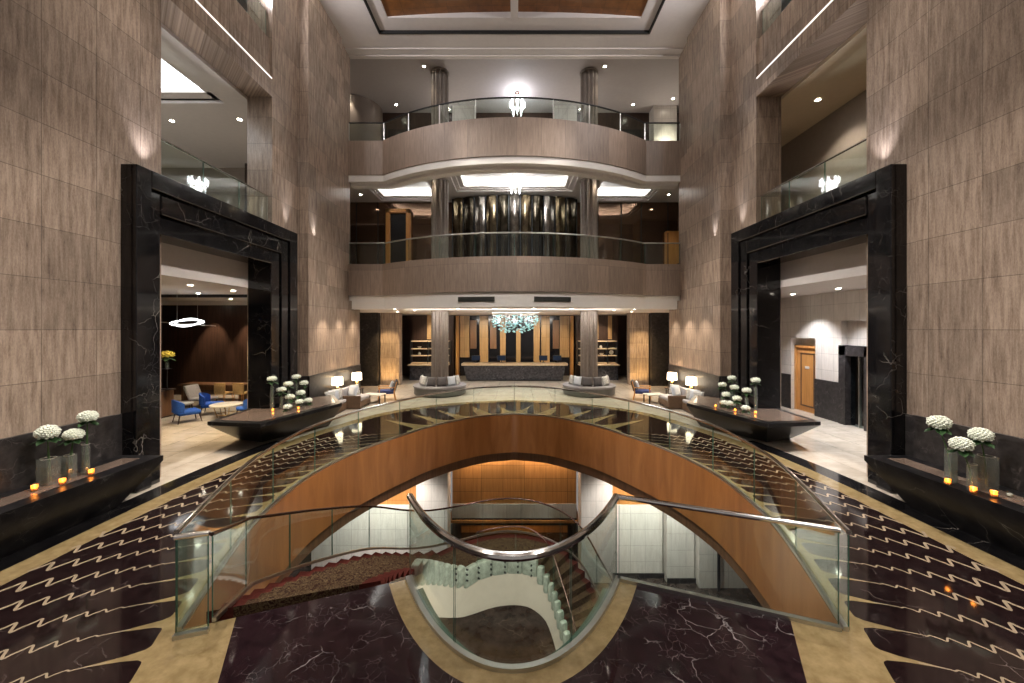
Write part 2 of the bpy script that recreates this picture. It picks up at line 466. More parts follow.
# ------------------------------------------------------------------ floor
fb = nb()
poly(fb, [[(-26, -6), (26, -6), (26, 30), (-26, 30)], HOLE], 0, 0)
dark = [(-x, y) for x, y in OUTER] + [(x, y) for x, y in reversed(OUTER[:-1])]
poly(fb, [dark, HOLE], .002, 1)
o2 = off_curve(OUTER, .40)
for s in (-1, 1):
    for (a, b, c, d) in zip(OUTER, OUTER[1:], o2, o2[1:]):
        poly(fb, [[(s * a[0], a[1]), (s * b[0], b[1]), (s * d[0], d[1]), (s * c[0], c[1])]], .003, 2)
    b1 = [p for p in o2 if p[1] < 12.2]; b2 = [p for p in off_curve(OUTER, .85) if p[1] < 12.2]
    k = min(len(b1), len(b2))
    for i in range(k - 1):
        poly(fb, [[(s * b1[i][0], b1[i][1]), (s * b1[i + 1][0], b1[i + 1][1]), (s * b2[i + 1][0], b2[i + 1][1]), (s * b2[i][0], b2[i][1])]], .003, 4)
# scalloped golden border round the opening
PITCH = .44
def dense(c, step):
    out = [c[0]]; acc = 0
    for a, b in zip(c, c[1:]):
        L = math.dist(a, b); n = max(1, int(L / step))
        for i in range(1, n + 1): out.append((a[0] + (b[0] - a[0]) * i / n, a[1] + (b[1] - a[1]) * i / n))
    return out
inner = [(2.6, 2.0)] + VOID
inner = dense(inner, .035)
d = 0; sc_in = []; sc_out = []
for i, p in enumerate(inner):
    a, b = inner[max(i - 1, 0)], inner[min(i + 1, len(inner) - 1)]
    t = Vector((b[0] - a[0], b[1] - a[1])).normalized(); nrm = Vector((t.y, -t.x))
    if i: d += math.dist(p, inner[i - 1])
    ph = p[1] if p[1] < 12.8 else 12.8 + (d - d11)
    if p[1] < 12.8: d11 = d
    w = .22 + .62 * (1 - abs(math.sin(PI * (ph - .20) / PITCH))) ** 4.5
    if p[1] >= 12.8: w = .30 + 2.0 * (1 - abs(math.sin(PI * (ph - .2) / .88))) ** 1.9  # wider far cusps put the bright ceiling's reflection into the gold inlay
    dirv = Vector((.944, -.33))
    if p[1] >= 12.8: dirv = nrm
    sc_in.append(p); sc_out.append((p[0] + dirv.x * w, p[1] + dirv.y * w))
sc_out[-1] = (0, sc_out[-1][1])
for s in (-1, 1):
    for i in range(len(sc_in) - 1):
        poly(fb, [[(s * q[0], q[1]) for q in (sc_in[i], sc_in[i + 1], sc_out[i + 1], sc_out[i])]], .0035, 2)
# golden ground between platform and scallops, plum platform, golden U band
EDGE = lambda x: 5.32 - (x - 1.38) / (3.66 - 1.38) * (5.32 - 4.42)
for s in (-1, 1):
    poly(fb, [[(s * x, y) for x, y in [(2.2, 1.0), (2.4, 2.6), (2.75, 3.7), (3.2, EDGE(3.2)), (3.66, 4.42), (3.30, 3.4), (2.75, 2.3), (2.4, 1.0)]]], .004, 2)
plat = [(-3.2, EDGE(3.2)), (-2.75, 3.7), (-2.4, 2.6), (-2.2, 1.0), (2.2, 1.0), (2.4, 2.6), (2.75, 3.7), (3.2, EDGE(3.2))]
poly(fb, [plat + list(reversed(U_ARC))], .0045, 3)
ub = u_curve(.27)
for i in range(32):
    q = [U_ARC[i], U_ARC[i + 1], ub[i + 1], ub[i]]
    q = [(x, min(y, EDGE(max(abs(x), 1.38)) - .001)) for x, y in q]
    poly(fb, [q], .0055, 2)
# wavy cream lines
for s in (-1, 1):
    for k in range(-3, 26):
        y0 = .20 + PITCH * (k + 4); x0 = void_x(y0) + .944 * .55; y0 -= .33 * .55
        if y0 > 13: continue
        pts = []; sdist = 0; phase = 0; dirx, diry = .944, -.33
        while True:
            x, y = x0 + dirx * sdist, y0 + diry * sdist
            if x > outer_x(y) + .05 or sdist > 6: break
            f = min(1, max(0, (sdist - .25) / 1.9))
            amp = .125 * f ** .6 if f > 0 else 0
            lam = .15 + .17 * f
            phase += 2 * PI * .012 / lam
            w = (math.sin(phase) + .42 * math.sin(2 * phase) + .12 * math.sin(3 * phase)) * amp * .8
            pts.append((x - diry * w, y + dirx * w, (.008 + .017 * f))); sdist += .012
        rb = []
        for i, (x, y, hw) in enumerate(pts):
            p0, p1 = pts[max(i - 1, 0)], pts[min(i + 1, len(pts) - 1)]
            L = math.hypot(p1[0] - p0[0], p1[1] - p0[1]) or 1
            nx, ny = -(p1[1] - p0[1]) / L * hw, (p1[0] - p0[0]) / L * hw
            rb.append((fb.verts.new((s * (x + nx), y + ny, .0042)), fb.verts.new((s * (x - nx), y - ny, .0042))))
        for a, c in zip(rb, rb[1:]):
            f = fb.faces.new((a[0], a[1], c[1], c[0])); f.material_index = 5
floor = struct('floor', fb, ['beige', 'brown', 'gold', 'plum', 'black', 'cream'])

# slab edge below the floor: wooden fascia round the opening and dark lip at the platform
b = nb()
wall_strip(b, RING, -1.45, -.005, .22, 0, side=-1)
struct('trim_1', b, 'orange')
b = nb()
wall_strip(b, [(x * 1.02, 9 + (y - 9) * 1.012) for x, y in RING], -1.78, -1.45, .12, 0, side=-1)
struct('trim_2', b, 'mid_wood')
b = nb()
edge = [(-3.66, 4.42)] + U_ARC + [(3.66, 4.42)]
wall_strip(b, edge, -.42, -.006, .06, 0, side=1)
wall_strip(b, u_curve(-.05, 1.33), -.30, -.10, .10, 1, side=-1)
struct('trim_3', b, ['white2', 'glass_edge'])

# ------------------------------------------------------------------ side walls
def sb(bm, s, a0, a1, y0, y1, z0, z1, mi=0, bev=0): box(bm, s * a0, s * a1, y0, y1, z0, z1, mi, bev)
HT = 15.95
for s in (-1, 1):
    b = nb()
    sb(b, s, 7.9, 8.72, -6, 7.82, 0, HT)
    sb(b, s, 7.94, 8.72, 7.82, 8.96, 0, HT)
    sb(b, s, 7.95, 8.6, 8.96, 13.0, 5.45, 6.55)             # over the portal
    sb(b, s, 7.9, 8.72, 8.96, 13.0, 10.9, 11.5)             # beam
    sb(b, s, 7.98, 8.72, 8.96, 13.0, 11.5, 12.77)
    sb(b, s, 7.9, 8.72, 13.0, 14.5, 0, HT)
    sb(b, s, 7.5, 8.72, 14.5, 17.3, 0, HT)
    sb(b, s, 7.62, 8.72, 17.3, 18.45, 0, HT)
    sb(b, s, 7.5, 8.72, 17.3, 19.3, 0, 4.6)
    struct('wall_' + SIDE[s], b, 'trav')
    b = nb()
    sb(b, s, 7.86, 7.9, -6, 7.82, 0, 1.62); sb(b, s, 7.91, 7.94, 7.82, 8.04, 0, 1.62)
    sb(b, s, 7.84, 7.9, -6, 7.82, 1.56, 1.64)
    sb(b, s, 7.46, 7.5, 14.46, 19.3, 0, 1.6); sb(b, s, 7.46, 7.9, 14.46, 14.5, 0, 1.6)
    struct('baseboard_' + SIDE[s], b, 'dado')

for s in (-1, 1):
    b = nb(); sb(b, s, 7.88, 7.90, 9.0, 12.96, 11.46, 11.495)
    o = obj('led_strip', b, 'led'); tag(o, 'thin glowing light strip along the stone beam above the %s portal' % SIDE[s], 'light strip')
# ------------------------------------------------------------------ black marble portals
for s in (-1, 1):
    t = thing('marble_portal', 'tall stepped black marble portal framing the %s side opening' % SIDE[s], 'doorway', (s * 7.9, 10.8, 0), 0, 'black marble portals')
    off = Vector((s * 7.9, 10.8, 0))
    def pb(name, boxes):
        b = nb()
        for (a0, a1, y0, y1, z0, z1) in boxes:
            box(b, s * a0 - off.x, s * a1 - off.x, y0 - off.y, y1 - off.y, z0, z1, 0, .012, 1)
        return obj(name, b, 'black', t)
    pb('jamb', [(7.62, 8.45, 8.04, 8.38, 0, 6.67), (7.69, 8.45, 8.38, 8.66, 0, 6.25)])
    pb('jamb', [(7.62, 7.95, 13.55, 14.0, 0, 6.67), (7.66, 7.95, 13.12, 13.47, 0, 6.25), (7.70, 8.45, 12.62, 13.04, 0, 5.78), (7.80, 7.95, 13.0, 13.6, 0, 6.3)])
    pb('lintel', [(7.62, 8.0, 8.38, 13.55, 6.29, 6.67), (7.66, 8.0, 8.66, 13.12, 5.82, 6.23), (7.70, 8.45, 8.66, 12.62, 5.40, 5.76), (7.80, 8.45, 8.66, 13.0, 5.7, 6.35)])

# ------------------------------------------------------------------ marble ledges
def ledge(name, label, top, foot, h, t_in):
    """undercut marble ledge: top outline, narrower footing outline, brown inset on the top"""
    cx = sum(p[0] for p in top) / len(top); cy = sum(p[1] for p in top) / len(top)
    t = thing(name, label, 'ledge', (cx, cy, 0), 0, 'black marble ledges')
    b = nb(); n = len(top)
    lo = [b.verts.new((p[0] - cx, p[1] - cy, .0)) for p in foot]
    mi = [b.verts.new((p[0] - cx, p[1] - cy, h - .10)) for p in top]
    hi = [b.verts.new((p[0] - cx, p[1] - cy, h)) for p in top]
    for A, B in ((lo, mi), (mi, hi)):
        for i in range(n): b.faces.new((A[i], A[(i + 1) % n], B[(i + 1) % n], B[i]))
    b.faces.new(hi); b.faces.new(list(reversed(lo)))
    obj('body', b, 'black_satin', t)
    b = nb()
    prism(b, [(p[0] - cx, p[1] - cy) for p in t_in], h, h + .004)
    obj('top_inset', b, 'tan_stone', t, 'brown stone strip along the top')
    return t
M['tan_stone'] = plain('brown_stone', (.13, .095, .075), .16, var=.2, scale=4)
for s in (-1, 1):
    P = lambda l: [(s * x, y) for x, y in l]
    ledge('marble_ledge', 'long black marble ledge along the near %s wall under the travertine' % SIDE[s],
          P([(7.0, -5), (7.0, 7.95), (7.86, 7.95), (7.86, -5)]), P([(7.42, -5), (7.42, 7.45), (7.86, 7.6), (7.86, -5)]), .81,
          P([(7.28, -5), (7.28, 7.75), (7.62, 7.75), (7.62, -5)]))
    ledge('marble_ledge', 'short angled black marble ledge beyond the %s portal holding many flower vases' % SIDE[s],
          P([(6.72, 10.55), (8.32, 10.80), (8.36, 12.58), (7.56, 12.58), (7.56, 14.42), (7.42, 14.46), (6.9, 15.1), (5.85, 13.5)]), P([(7.42, 11.7), (8.3, 12.0), (8.3, 12.5), (7.5, 12.5), (7.5, 14.3), (7.4, 14.36), (7.0, 14.8), (6.35, 13.6)]), .81,
          P([(6.90, 10.80), (8.15, 11.0), (8.2, 12.5), (7.5, 12.5), (7.5, 14.35), (7.40, 14.4), (6.9, 14.95), (6.08, 13.55)]))

# ------------------------------------------------------------------ side rooms
for s in (-1, 1):
    far = 22 if s < 0 else 11.5
    b = nb()   # ground floor ceilings and bulkhead
    sb(b, s, 8.46, 8.62, 8.66, 13.0, 4.63, 5.45)
    sb(b, s, 8.62, far, 4, 21, 4.63, 4.8)
    struct('ceiling_side_' + SIDE[s], b, 'white')
    b = nb()   # slab of the floor above + its ceiling
    sb(b, s, 8.1, far, 4, 21, 6.1, 6.55); struct('floor_upper_' + SIDE[s], b, 'beige')
    b = nb()
    sb(b, s, 8.72, far + .3, 4, 21, 12.0, 12.7); struct('floor_top_' + SIDE[s], b, 'taupe')
    b = nb()
    sb(b, s, 8.72, 14, 2, 21, 15.95, 16.1); struct('ceiling_top_' + SIDE[s], b, 'white')
    b = nb()
    sb(b, s, 11.6, 11.8, 2, 21, 12.7, 16); sb(b, s, 8.72, 11.8, 18, 18.2, 12.7, 16)
    struct('wall_top_' + SIDE[s], b, 'dark_wood')

# left lounge shell
b = nb(); box(b, -22, -8.72, 20, 20.2, 0, 4.63); box(b, -22.2, -22, 3, 20.2, 0, 4.63); struct('wall_lounge', b, 'dark_wood')
b = nb(); box(b, -22, -8.72, 4, 4.2, 0, 4.63); struct('wall_lounge_near', b, 'dark_wood')
b = nb()
box(b, -22, -9.2, 18.6, 18.72, 4.42, 4.63); box(b, -18.5, -9.0, 15.2, 15.3, 4.52, 4.63, 1)
struct('trim_4', b, ['white', 'blackp'])
# right room wall with door recess and dark surround
b = nb()
box(b, 11.5, 11.9, 4, 12.75, 0, 4.63); box(b, 11.5, 11.9, 14.0, 15.2, 0, 4.63); box(b, 11.5, 11.9, 16.55, 20, 0, 4.63)
box(b, 11.5, 11.9, 15.2, 16.55, 2.95, 4.63); box(b, 11.5, 11.9, 12.75, 14.0, 3.6, 4.63)
box(b, 11.75, 11.9, 15.2, 16.55, 2.6, 2.95); box(b, 11.72, 11.9, 12.75, 14.0, 2.75, 3.6)
box(b, 8.72, 11.9, 20, 20.2, 0, 4.63)
struct('wall_corridor', b, 'trav_light')
b = nb()
box(b, 11.46, 11.5, 14.0, 15.2, 0, 1.42); box(b, 11.46, 11.5, 16.55, 20, 0, 1.42); box(b, 11.5, 11.75, 15.18, 15.2, 0, 1.42)
struct('baseboard_corridor', b, 'dado')
b = nb(); box(b, 11.70, 11.76, 15.32, 16.45, 0, 2.55, 0)
dr = struct('door_1', b, 'door_wood')
b = nb()
for (y0, y1, z0, z1) in ((15.22, 15.32, 0, 2.65), (16.45, 16.55, 0, 2.65), (15.22, 16.55, 2.55, 2.65)): box(b, 11.64, 11.80, y0, y1, z0, z1)
obj('frame', b, 'door_wood', dr)
b = nb()
for (y0, y1, z0, z1) in ((15.5, 15.56, .2, 2.35), (16.2, 16.26, .2, 2.35), (15.5, 16.26, .2, .26), (15.5, 16.26, 2.29, 2.35)): box(b, 11.685, 11.70, y0, y1, z0, z1)
obj('moulding', b, 'mid_wood', dr)
b = nb(); box(b, 11.68, 11.70, 15.78, 16.0, 1.72, 1.82, 0, .005, 1); obj('sign_plate', b, 'white', dr, 'small pale sign plate')
b = nb(); tube(b, [(11.70, 15.42, 1.0), (11.64, 15.42, 1.0), (11.64, 15.54, 1.0)], .012); obj('handle', b, 'brass', dr)
b = nb()
for bx in ((11.40, 11.75, 13.72, 14.0, 0, 2.75), (11.40, 11.75, 12.75, 12.98, 0, 2.75), (11.40, 11.75, 12.75, 14.0, 2.4, 2.75)): box(b, *bx)
dr2 = struct('door_2', b, 'dado')
b = nb(); box(b, 11.6, 11.62, 12.98, 13.72, 0, 2.4); obj('glass_leaf', b, 'glass_door', dr2)
b = nb(); box(b, 11.57, 11.65, 13.02, 13.07, .0, 2.4); box(b, 11.57, 11.65, 13.35, 13.38, 0, 2.4); obj('leaf_stile', b, 'steel', dr2)
b = nb(); box(b, 11.9, 13.2, 12.4, 14.4, 0, 2.76); 
struct('wall_passage', b, 'dark_wood')

# upper rooms over the portals
b = nb(); box(b, 11.0, 11.3, 4, 20, 6.55, 10.8); box(b, 8.72, 11.3, 20, 20.2, 6.55, 10.8); struct('wall_gallery_right', b, 'taupe')
b = nb(); box(b, 8.72, 11.3, 4, 20.2, 10.8, 11.0); 
M['lilac_paint'] = plain('lilac_grey_paint', (.40, .37, .37), .7, var=.02)
M['gallery_paint'] = plain('cream_ceiling_paint', (.60, .50, .36), .7, var=.02)
struct('ceiling_gallery_right', b, 'gallery_paint')
b = nb(); box(b, -22.3, -8.72, 18.5, 18.7, 6.55, 10.8); box(b, -22.3, -22, 4, 18.7, 6.55, 10.8); struct('wall_gallery_left', b, 'taupe')
b = nb()
cx0, cx1, cy0, cy1 = -17, -9.6, 8.0, 13.2
for (x0, x1, y0, y1) in ((-22, cx0, 4, 18.5), (cx1, -8.72, 4, 18.5), (cx0, cx1, 4, cy0), (cx0, cx1, cy1, 18.5)): box(b, x0, x1, y0, y1, 10.8, 10.95)
for i in range(3):
    e = .12 * i
    for (x0, x1, y0, y1) in ((cx0, cx0 + .12 + e, cy0, cy1), (cx1 - .12 - e, cx1, cy0, cy1), (cx0, cx1, cy0, cy0 + .12 + e), (cx0, cx1, cy1 - .12 - e, cy1)): box(b, x0, x1, y0, y1, 10.95 + .1 * (2 - i), 11.02 + .1 * (2 - i))
for (x0, x1, y0, y1) in ((cx0 - .1, cx0, cy0, cy1), (cx1, cx1 + .1, cy0, cy1), (cx0, cx1, cy0 - .1, cy0), (cx0, cx1, cy1, cy1 + .1)): box(b, x0, x1, y0, y1, 10.9, 11.35)
box(b, cx0 - .1, cx1 + .1, cy0 - .1, cy1 + .1, 11.3, 11.35, 1)
struct('ceiling_gallery_left', b, ['white', 'lit_ceiling'])
# ------------------------------------------------------------------ atrium ceiling
b = nb()
poly(b, [[(-7.95, -6), (7.95, -6), (7.95, 18.5), (-7.95, 18.5)], [(-5.75, -5), (5.75, -5), (5.75, 17.0), (-5.75, 17.0)]], 15.95, 0, True)
poly(b, [[(-7.95, -6), (7.95, -6), (7.95, 18.5), (-7.95, 18.5)]], 17.4, 0)
for (x0, x1, y0, y1) in ((-5.80, -5.75, -5, 17.0), (5.75, 5.80, -5, 17.0), (-5.8, 5.8, 17.0, 17.05)): box(b, x0, x1, y0, y1, 15.93, 16.12, 1)
for (x0, x1, y0, y1) in ((-5.74, -5.2, -5, 16.3), (5.2, 5.74, -5, 16.3), (-5.74, 5.74, 16.3, 16.99)): box(b, x0, x1, y0, y1, 16.06, 16.11, 0)
box(b, -7.95, 7.95, 18.3, 18.5, 15.85, 16.7, 0); box(b, -7.95, 7.95, 17.9, 18.3, 15.90, 15.97, 0)
box(b, -.15, .15, -5, 16.3, 16.02, 16.6, 0)
# shallow timber vault with its white end wall
K = 16
def vz(x): return 16.12 + .20 * (1 - (x / 5.2) ** 2)
for i in range(K):
    xa, xb = -5.2 + 10.4 * i / K, -5.2 + 10.4 * (i + 1) / K
    f = b.faces.new([b.verts.new(v) for v in ((xa, -5, vz(xa)), (xb, -5, vz(xb)), (xb, 16.35, vz(xb)), (xa, 16.35, vz(xa)))]); f.material_index = 2; f.smooth = True
    f = b.faces.new([b.verts.new(v) for v in ((xa, 16.32, 16.1), (xb, 16.32, 16.1), (xb, 16.32, vz(xb)), (xa, 16.32, vz(xa)))]); f.material_index = 0
struct('ceiling', b, ['white', 'blackp', 'ceil_wood'])

# ------------------------------------------------------------------ curved balconies at the far end
R0, YC = 9.95, 26.15
def bal(r=0.0, n=36, flat=True):
    a0 = math.asin(6.05 / R0)
    arc = [((R0 - r) * math.sin(a), YC - (R0 - r) * math.cos(a)) for a in [-a0 + 2 * a0 * i / n for i in range(n + 1)]]
    y = arc[0][1]
    return ([(-7.62, y)] if flat else []) + arc + ([(7.62, y)] if flat else [])
for k, (zt, zb, nm) in enumerate(((6.28, 4.84, 'lower'), (11.94, 10.37, 'upper'))):
    b = nb(); wall_strip(b, bal(), zb, zt, .25, 0, side=-1); struct('wall_balcony_' + nm, b, 'trav_uv')
    b = nb()
    c = bal(.25)
    poly(b, [c + [(12, 19), (12, 24.5), (-12, 24.5), (-12, 19)]], zt - .12, 0)
    struct('floor_balcony_' + nm, b, 'beige')
b = nb()
wall_strip(b, bal(.12), 4.22, 4.84, .3, 1, side=-1)
c = bal(.4)
poly(b, [c + [(12, 19.4), (12, 29), (-12, 29), (-12, 19.4)]], 4.24, 0, True)
poly(b, [bal(.0) + list(reversed(bal(.5)))], 4.83, 0, True)
poly(b, [c + [(12, 19), (12, 29), (-12, 29), (-12, 19)]], 5.9, 0)
struct('ceiling_lobby', b, ['white', 'bulkhead'])
b = nb()     # moulded soffit and coffered ceiling of the second floor
wall_strip(b, bal(.05), 10.08, 10.38, .40, 1, side=-1)
wall_strip(b, bal(.36), 9.96, 10.16, .40, 1, side=-1)
wall_strip(b, bal(.66), 10.06, 10.9, .08, 0, side=-1)
cof = [(-3.2, 3.2, 18.9, 22.0), (-7.9, -4.4, 20.2, 23.6), (4.4, 7.9, 20.2, 23.6)]
holes = [[(x0, y0 + .6), (x0 + .6, y0), (x1 - .6, y0), (x1, y0 + .6), (x1, y1), (x0, y1)] for x0, x1, y0, y1 in cof]
poly(b, [bal(.70) + [(12, 19), (12, 24.5), (-12, 24.5), (-12, 19)]] + holes, 10.9, 0, True)
for hl, (x0, x1, y0, y1) in zip(holes, cof):
    mx, my = (x0 + x1) / 2, (y0 + y1) / 2
    ring = hl + [hl[0]]
    def sc2(k): return [(mx + (x - mx) * k, my + (y - my) * k) for x, y in hl]
    n = len(hl)
    for k0, k1, z0, z1 in ((1.0, 1.0, 10.9, 10.99), (1.0, .93, 10.99, 10.99), (.93, .93, 10.99, 11.08), (.93, .86, 11.08, 11.08), (.86, .86, 11.08, 11.12), (.86, 1.0, 11.12, 11.12), (1.0, 1.0, 11.12, 11.5)):
        p, q = sc2(k0), sc2(k1)
        for j in range(n):
            k2 = (j + 1) % n
            b.faces.new([b.verts.new(v) for v in ((*p[j], z0), (*p[k2], z0), (*q[k2], z1), (*q[j], z1))])
    poly(b, [sc2(1.0)], 11.5, 0, True)
    for j in range(n):
        p = sc2(.95); k2 = (j + 1) % n
        a_, c_ = Vector((*p[j], 11.16)), Vector((*p[k2], 11.16)); L = (c_ - a_).length
        m_ = (a_ + c_) / 2; o_ = area(m_, m_ + Vector((0, 0, 1)) + (Vector((mx, my, 11.16)) - m_).normalized() * .8, 4.5 * L, L * .9, .05, (.95, 1, .97))
        o_.rotation_euler = (Matrix.Rotation(math.atan2(c_.y - a_.y, c_.x - a_.x), 3, 'Z') @ Matrix.Rotation(PI, 3, 'X')).to_euler()
struct('ceiling_second', b, ['white', 'bulkhead'])
b = nb(); poly(b, [[(-12, 18.5), (12, 18.5), (12, 24.5), (-12, 24.5)]], 16.38, 0, True); poly(b, [[(-12, 18.5), (12, 18.5), (12, 24.5), (-12, 24.5)]], 16.8, 0)
struct('ceiling_third', b, 'lilac_paint')
b = nb(); box(b, -12, 12, 24.1, 24.4, 11.8, 16.6); box(b, -12.2, -12, 18, 24.4, 4.9, 16.6); box(b, 12, 12.2, 18, 24.4, 4.9, 16.6)
struct('wall_third_back', b, 'dark_wood')
b = nb()
for x0, x1 in ((-3.65, -2.35), (2.35, 3.65), (8.15, 9.5)):
    box(b, x0, x1, 23.3, 24.1, 11.8, 16.6)
struct('wall_third_piers', b, 'trav_light')
b = nb(); lathe(b, [(1.5, 11.8), (1.5, 16.58)], (-9.4, 23.6, 0), 24); struct('wall_third_drum', b, 'trav_uv')
b = nb()
for x0, x1 in ((4.4, 7.6), (-7.6, -4.4)): box(b, x0, x1, 23.95, 24.1, 11.8, 15.3, 0); box(b, x0 + .2, x1 - .2, 23.9, 23.95, 13.3, 13.45, 1)
struct('trim_5', b, ['blackp', 'mid_wood'])
b = nb(); box(b, -12, -3.4, 23.9, 24.1, 6.1, 10.9); box(b, 3.4, 12, 23.9, 24.1, 6.1, 10.9); box(b, -3.4, 3.4, 23.9, 24.1, 6.1, 10.9); struct('wall_second_back', b, 'bronze_glass')
b = nb()
for x in (-9.5, -8.2, -4.9, -4.2, 5.0, 6.4, 7.6, 9.2): box(b, x - .02, x + .02, 23.86, 23.9, 6.1, 10.9)
struct('trim_6', b, 'blackp')
# timber door frame and timber leaf on the second floor
b = nb()
for bx in ((-7.62, -7.38, 23.5, 23.9, 6.15, 10.4), (-6.42, -6.20, 23.5, 23.9, 6.15, 10.4), (-7.62, -6.20, 23.5, 23.9, 10.15, 10.4)): box(b, *bx)
d3 = struct('door_3', b, 'door_wood')
b = nb(); box(b, -7.38, -6.42, 23.7, 23.88, 6.15, 10.15); obj('leaf', b, 'dark_plastic', d3)  # dark sheet added in place of the open, dark doorway
b = nb(); box(b, 9.0, 10.6, 23.6, 23.9, 6.15, 9.1)
d4 = struct('door_4', b, 'door_wood')
b = nb(); box(b, 9.05, 9.12, 23.57, 23.6, 6.2, 9.0); obj('moulding', b, 'mid_wood', d4)

# rippled mirror screen
t = thing('mirror_screen', 'curved screen of rippled smoked mirror columns behind the middle balcony', 'screen', (0, 22.6, 6.16))
b = nb(); nfold = 11
for k in range(nfold):
    pts = []
    for i in range(11):
        u = (k + i / 10) / nfold; x = -3.6 + 7.2 * u
        pts.append((x, -.75 * (1 - (x / 3.6) ** 2) + .5 - .14 * math.sin(PI * i / 10)))
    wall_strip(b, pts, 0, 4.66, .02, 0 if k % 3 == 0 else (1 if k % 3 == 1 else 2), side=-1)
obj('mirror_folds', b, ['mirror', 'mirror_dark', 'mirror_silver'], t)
b = nb()
for i in range(nfold + 1):
    u = i / nfold; x = -3.6 + 7.2 * u; y = -.75 * (1 - (x / 3.6) ** 2) + .5
    box(b, x - .03, x + .03, y - .06, y + .02, 0, 4.66)
obj('dark_fillet', b, 'dark_plastic', t)

# ------------------------------------------------------------------ fluted columns
def column(name, label, z0, z1, loc):
    t = thing(name, label, 'column', (loc[0], loc[1], z0), 0, 'fluted stone columns')
    b = nb(); lathe(b, [(.435, .12), (.435, z1 - z0 - .08)], seg=168, flute=.20, nfl=12); obj('shaft', b, 'column_stone', t)
    b = nb(); lathe(b, [(.50, 0), (.50, .08), (.46, .12)], seg=48); obj('base', b, 'column_stone', t)
    b = nb(); lathe(b, [(.44, z1 - z0 - .08), (.47, z1 - z0 - .05), (.47, z1 - z0)], seg=48); obj('collar', b, 'column_stone', t)
M['column_stone'] = plain('column_stone', (.17, .142, .12), .4, var=.1, scale=8)
for s in (-1, 1):
    column('fluted_column', 'fluted stone column standing in the %s round bench of the lobby' % SIDE[s], 0, 4.23, (s * 3.8, 20.3))
    column('fluted_column', 'fluted stone column on the middle balcony %s of the mirror screen' % SIDE[s], 6.16, 10.88, (s * 3.8, 20.3))
    column('fluted_column', 'fluted stone column on the top balcony %s of the chandelier' % SIDE[s], 11.82, 16.36, (s * 3.8, 20.3))

# ------------------------------------------------------------------ balustrades
def balustrade(name, label, path, zb, h, npan, rail=.03, shoe=None, group=None, railmat='chrome', posts=False, gap=.012, sub=1, glass='glass'):
    """path: plan points; zb: base height(s); panels of glass, handrail and shoe as parts"""
    zb = zb if isinstance(zb, list) else [zb] * len(path)
    c = path[len(path) // 2]; t = thing(name, label, 'balustrade', (c[0], c[1], min(zb)), 0, group)
    o = Vector((c[0], c[1], min(zb)))
    L = [0]
    for a, b_ in zip(path, path[1:]): L.append(L[-1] + math.dist(a, b_))
    def sample(d):
        for i in range(len(L) - 1):
            if d <= L[i + 1] + 1e-9:
                f = (d - L[i]) / max(1e-9, L[i + 1] - L[i])
                return (path[i][0] + (path[i + 1][0] - path[i][0]) * f - o.x, path[i][1] + (path[i + 1][1] - path[i][1]) * f - o.y, zb[i] + (zb[i + 1] - zb[i]) * f - o.z)
        return (path[-1][0] - o.x, path[-1][1] - o.y, zb[-1] - o.z)
    for k in range(npan):
        d0, d1 = L[-1] * k / npan + gap, L[-1] * (k + 1) / npan - gap
        ds = sorted({d0, d1} | {x for x in L if d0 < x < d1})
        q = [sample(x) for x in ds]
        b = nb(); wall_strip(b, [(x, y) for x, y, z in q], [z + .02 for x, y, z in q], [z + h - rail for x, y, z in q], .014, 0)
        # polished green edges at the two ends of the sheet
        for e in (q[0], q[-1]):
            box(b, e[0] - .003, e[0] + .003, e[1] - .007, e[1] + .007, e[2] + .02, e[2] + h - rail, 1)
        obj('glass_panel', b, [glass, 'glass_edge'], t)
    b = nb(); tube(b, [(p[0] - o.x, p[1] - o.y, z - o.z + h) for p, z in zip(path, zb)], rail, 10); obj('handrail', b, railmat, t)
    if shoe:
        b = nb(); wall_strip(b, [(p[0] - o.x, p[1] - o.y) for p in path], [z - o.z + .003 for z in zb], [z - o.z + .05 for z in zb], shoe, 0)
        obj('shoe', b, 'steel', t)
    if posts:
        for k in range(npan + 1):
            b = nb(); x, y, z = sample(L[-1] * k / npan); box(b, x - .015, x + .015, y - .04, y + .01, z, z + h - rail); obj('clamp_post', b, 'steel', t)
    return t
ring_off = [(x * 1.012, 9 + (y - 9) * 1.008) for x, y in RING]
balustrade('glass_balustrade', 'long glass balustrade with steel handrail curving round the far side of the floor opening', ring_off, 0, 1.1, 16, .03, .05)
uo = [(x * 1.0, y) for x, y in U_ARC]
balustrade('glass_balustrade', 'round glass balustrade with thick steel handrail bulging toward the viewer', uo, 0, 1.1, 3, .045, .06)
balustrade('glass_balustrade', 'straight glass balustrade with steel handrail on the right edge of the plum marble platform', [(1.40, 5.31), (2.2, EDGE(2.2)), (3.0, EDGE(3.0)), (3.64, 4.43)], 0, 1.1, 1, .032, .06)
balustrade('glass_balustrade', 'curved glass balustrade on top of the middle balcony', bal(.12), 6.28, .98, 10, .03, None, None, 'steel')
balustrade('glass_balustrade', 'curved glass balustrade with dark rail on top of the highest balcony', bal(.12), 11.94, .86, 10, .035, None, None, 'dark_plastic', True)
for s in (-1, 1):
    balustrade('glass_balustrade', 'glass balustrade with pale rail above the %s black portal' % SIDE[s], [(s * 8.05, 8.97), (s * 8.05, 11), (s * 8.05, 12.98)], 6.56, 1.1, 3, .03)
    balustrade('glass_balustrade', 'small glass balustrade high in the %s wall above the beam' % SIDE[s], [(s * 8.1, 8.97), (s * 8.1, 11), (s * 8.1, 12.98)], 12.77, .95, 3, .03)

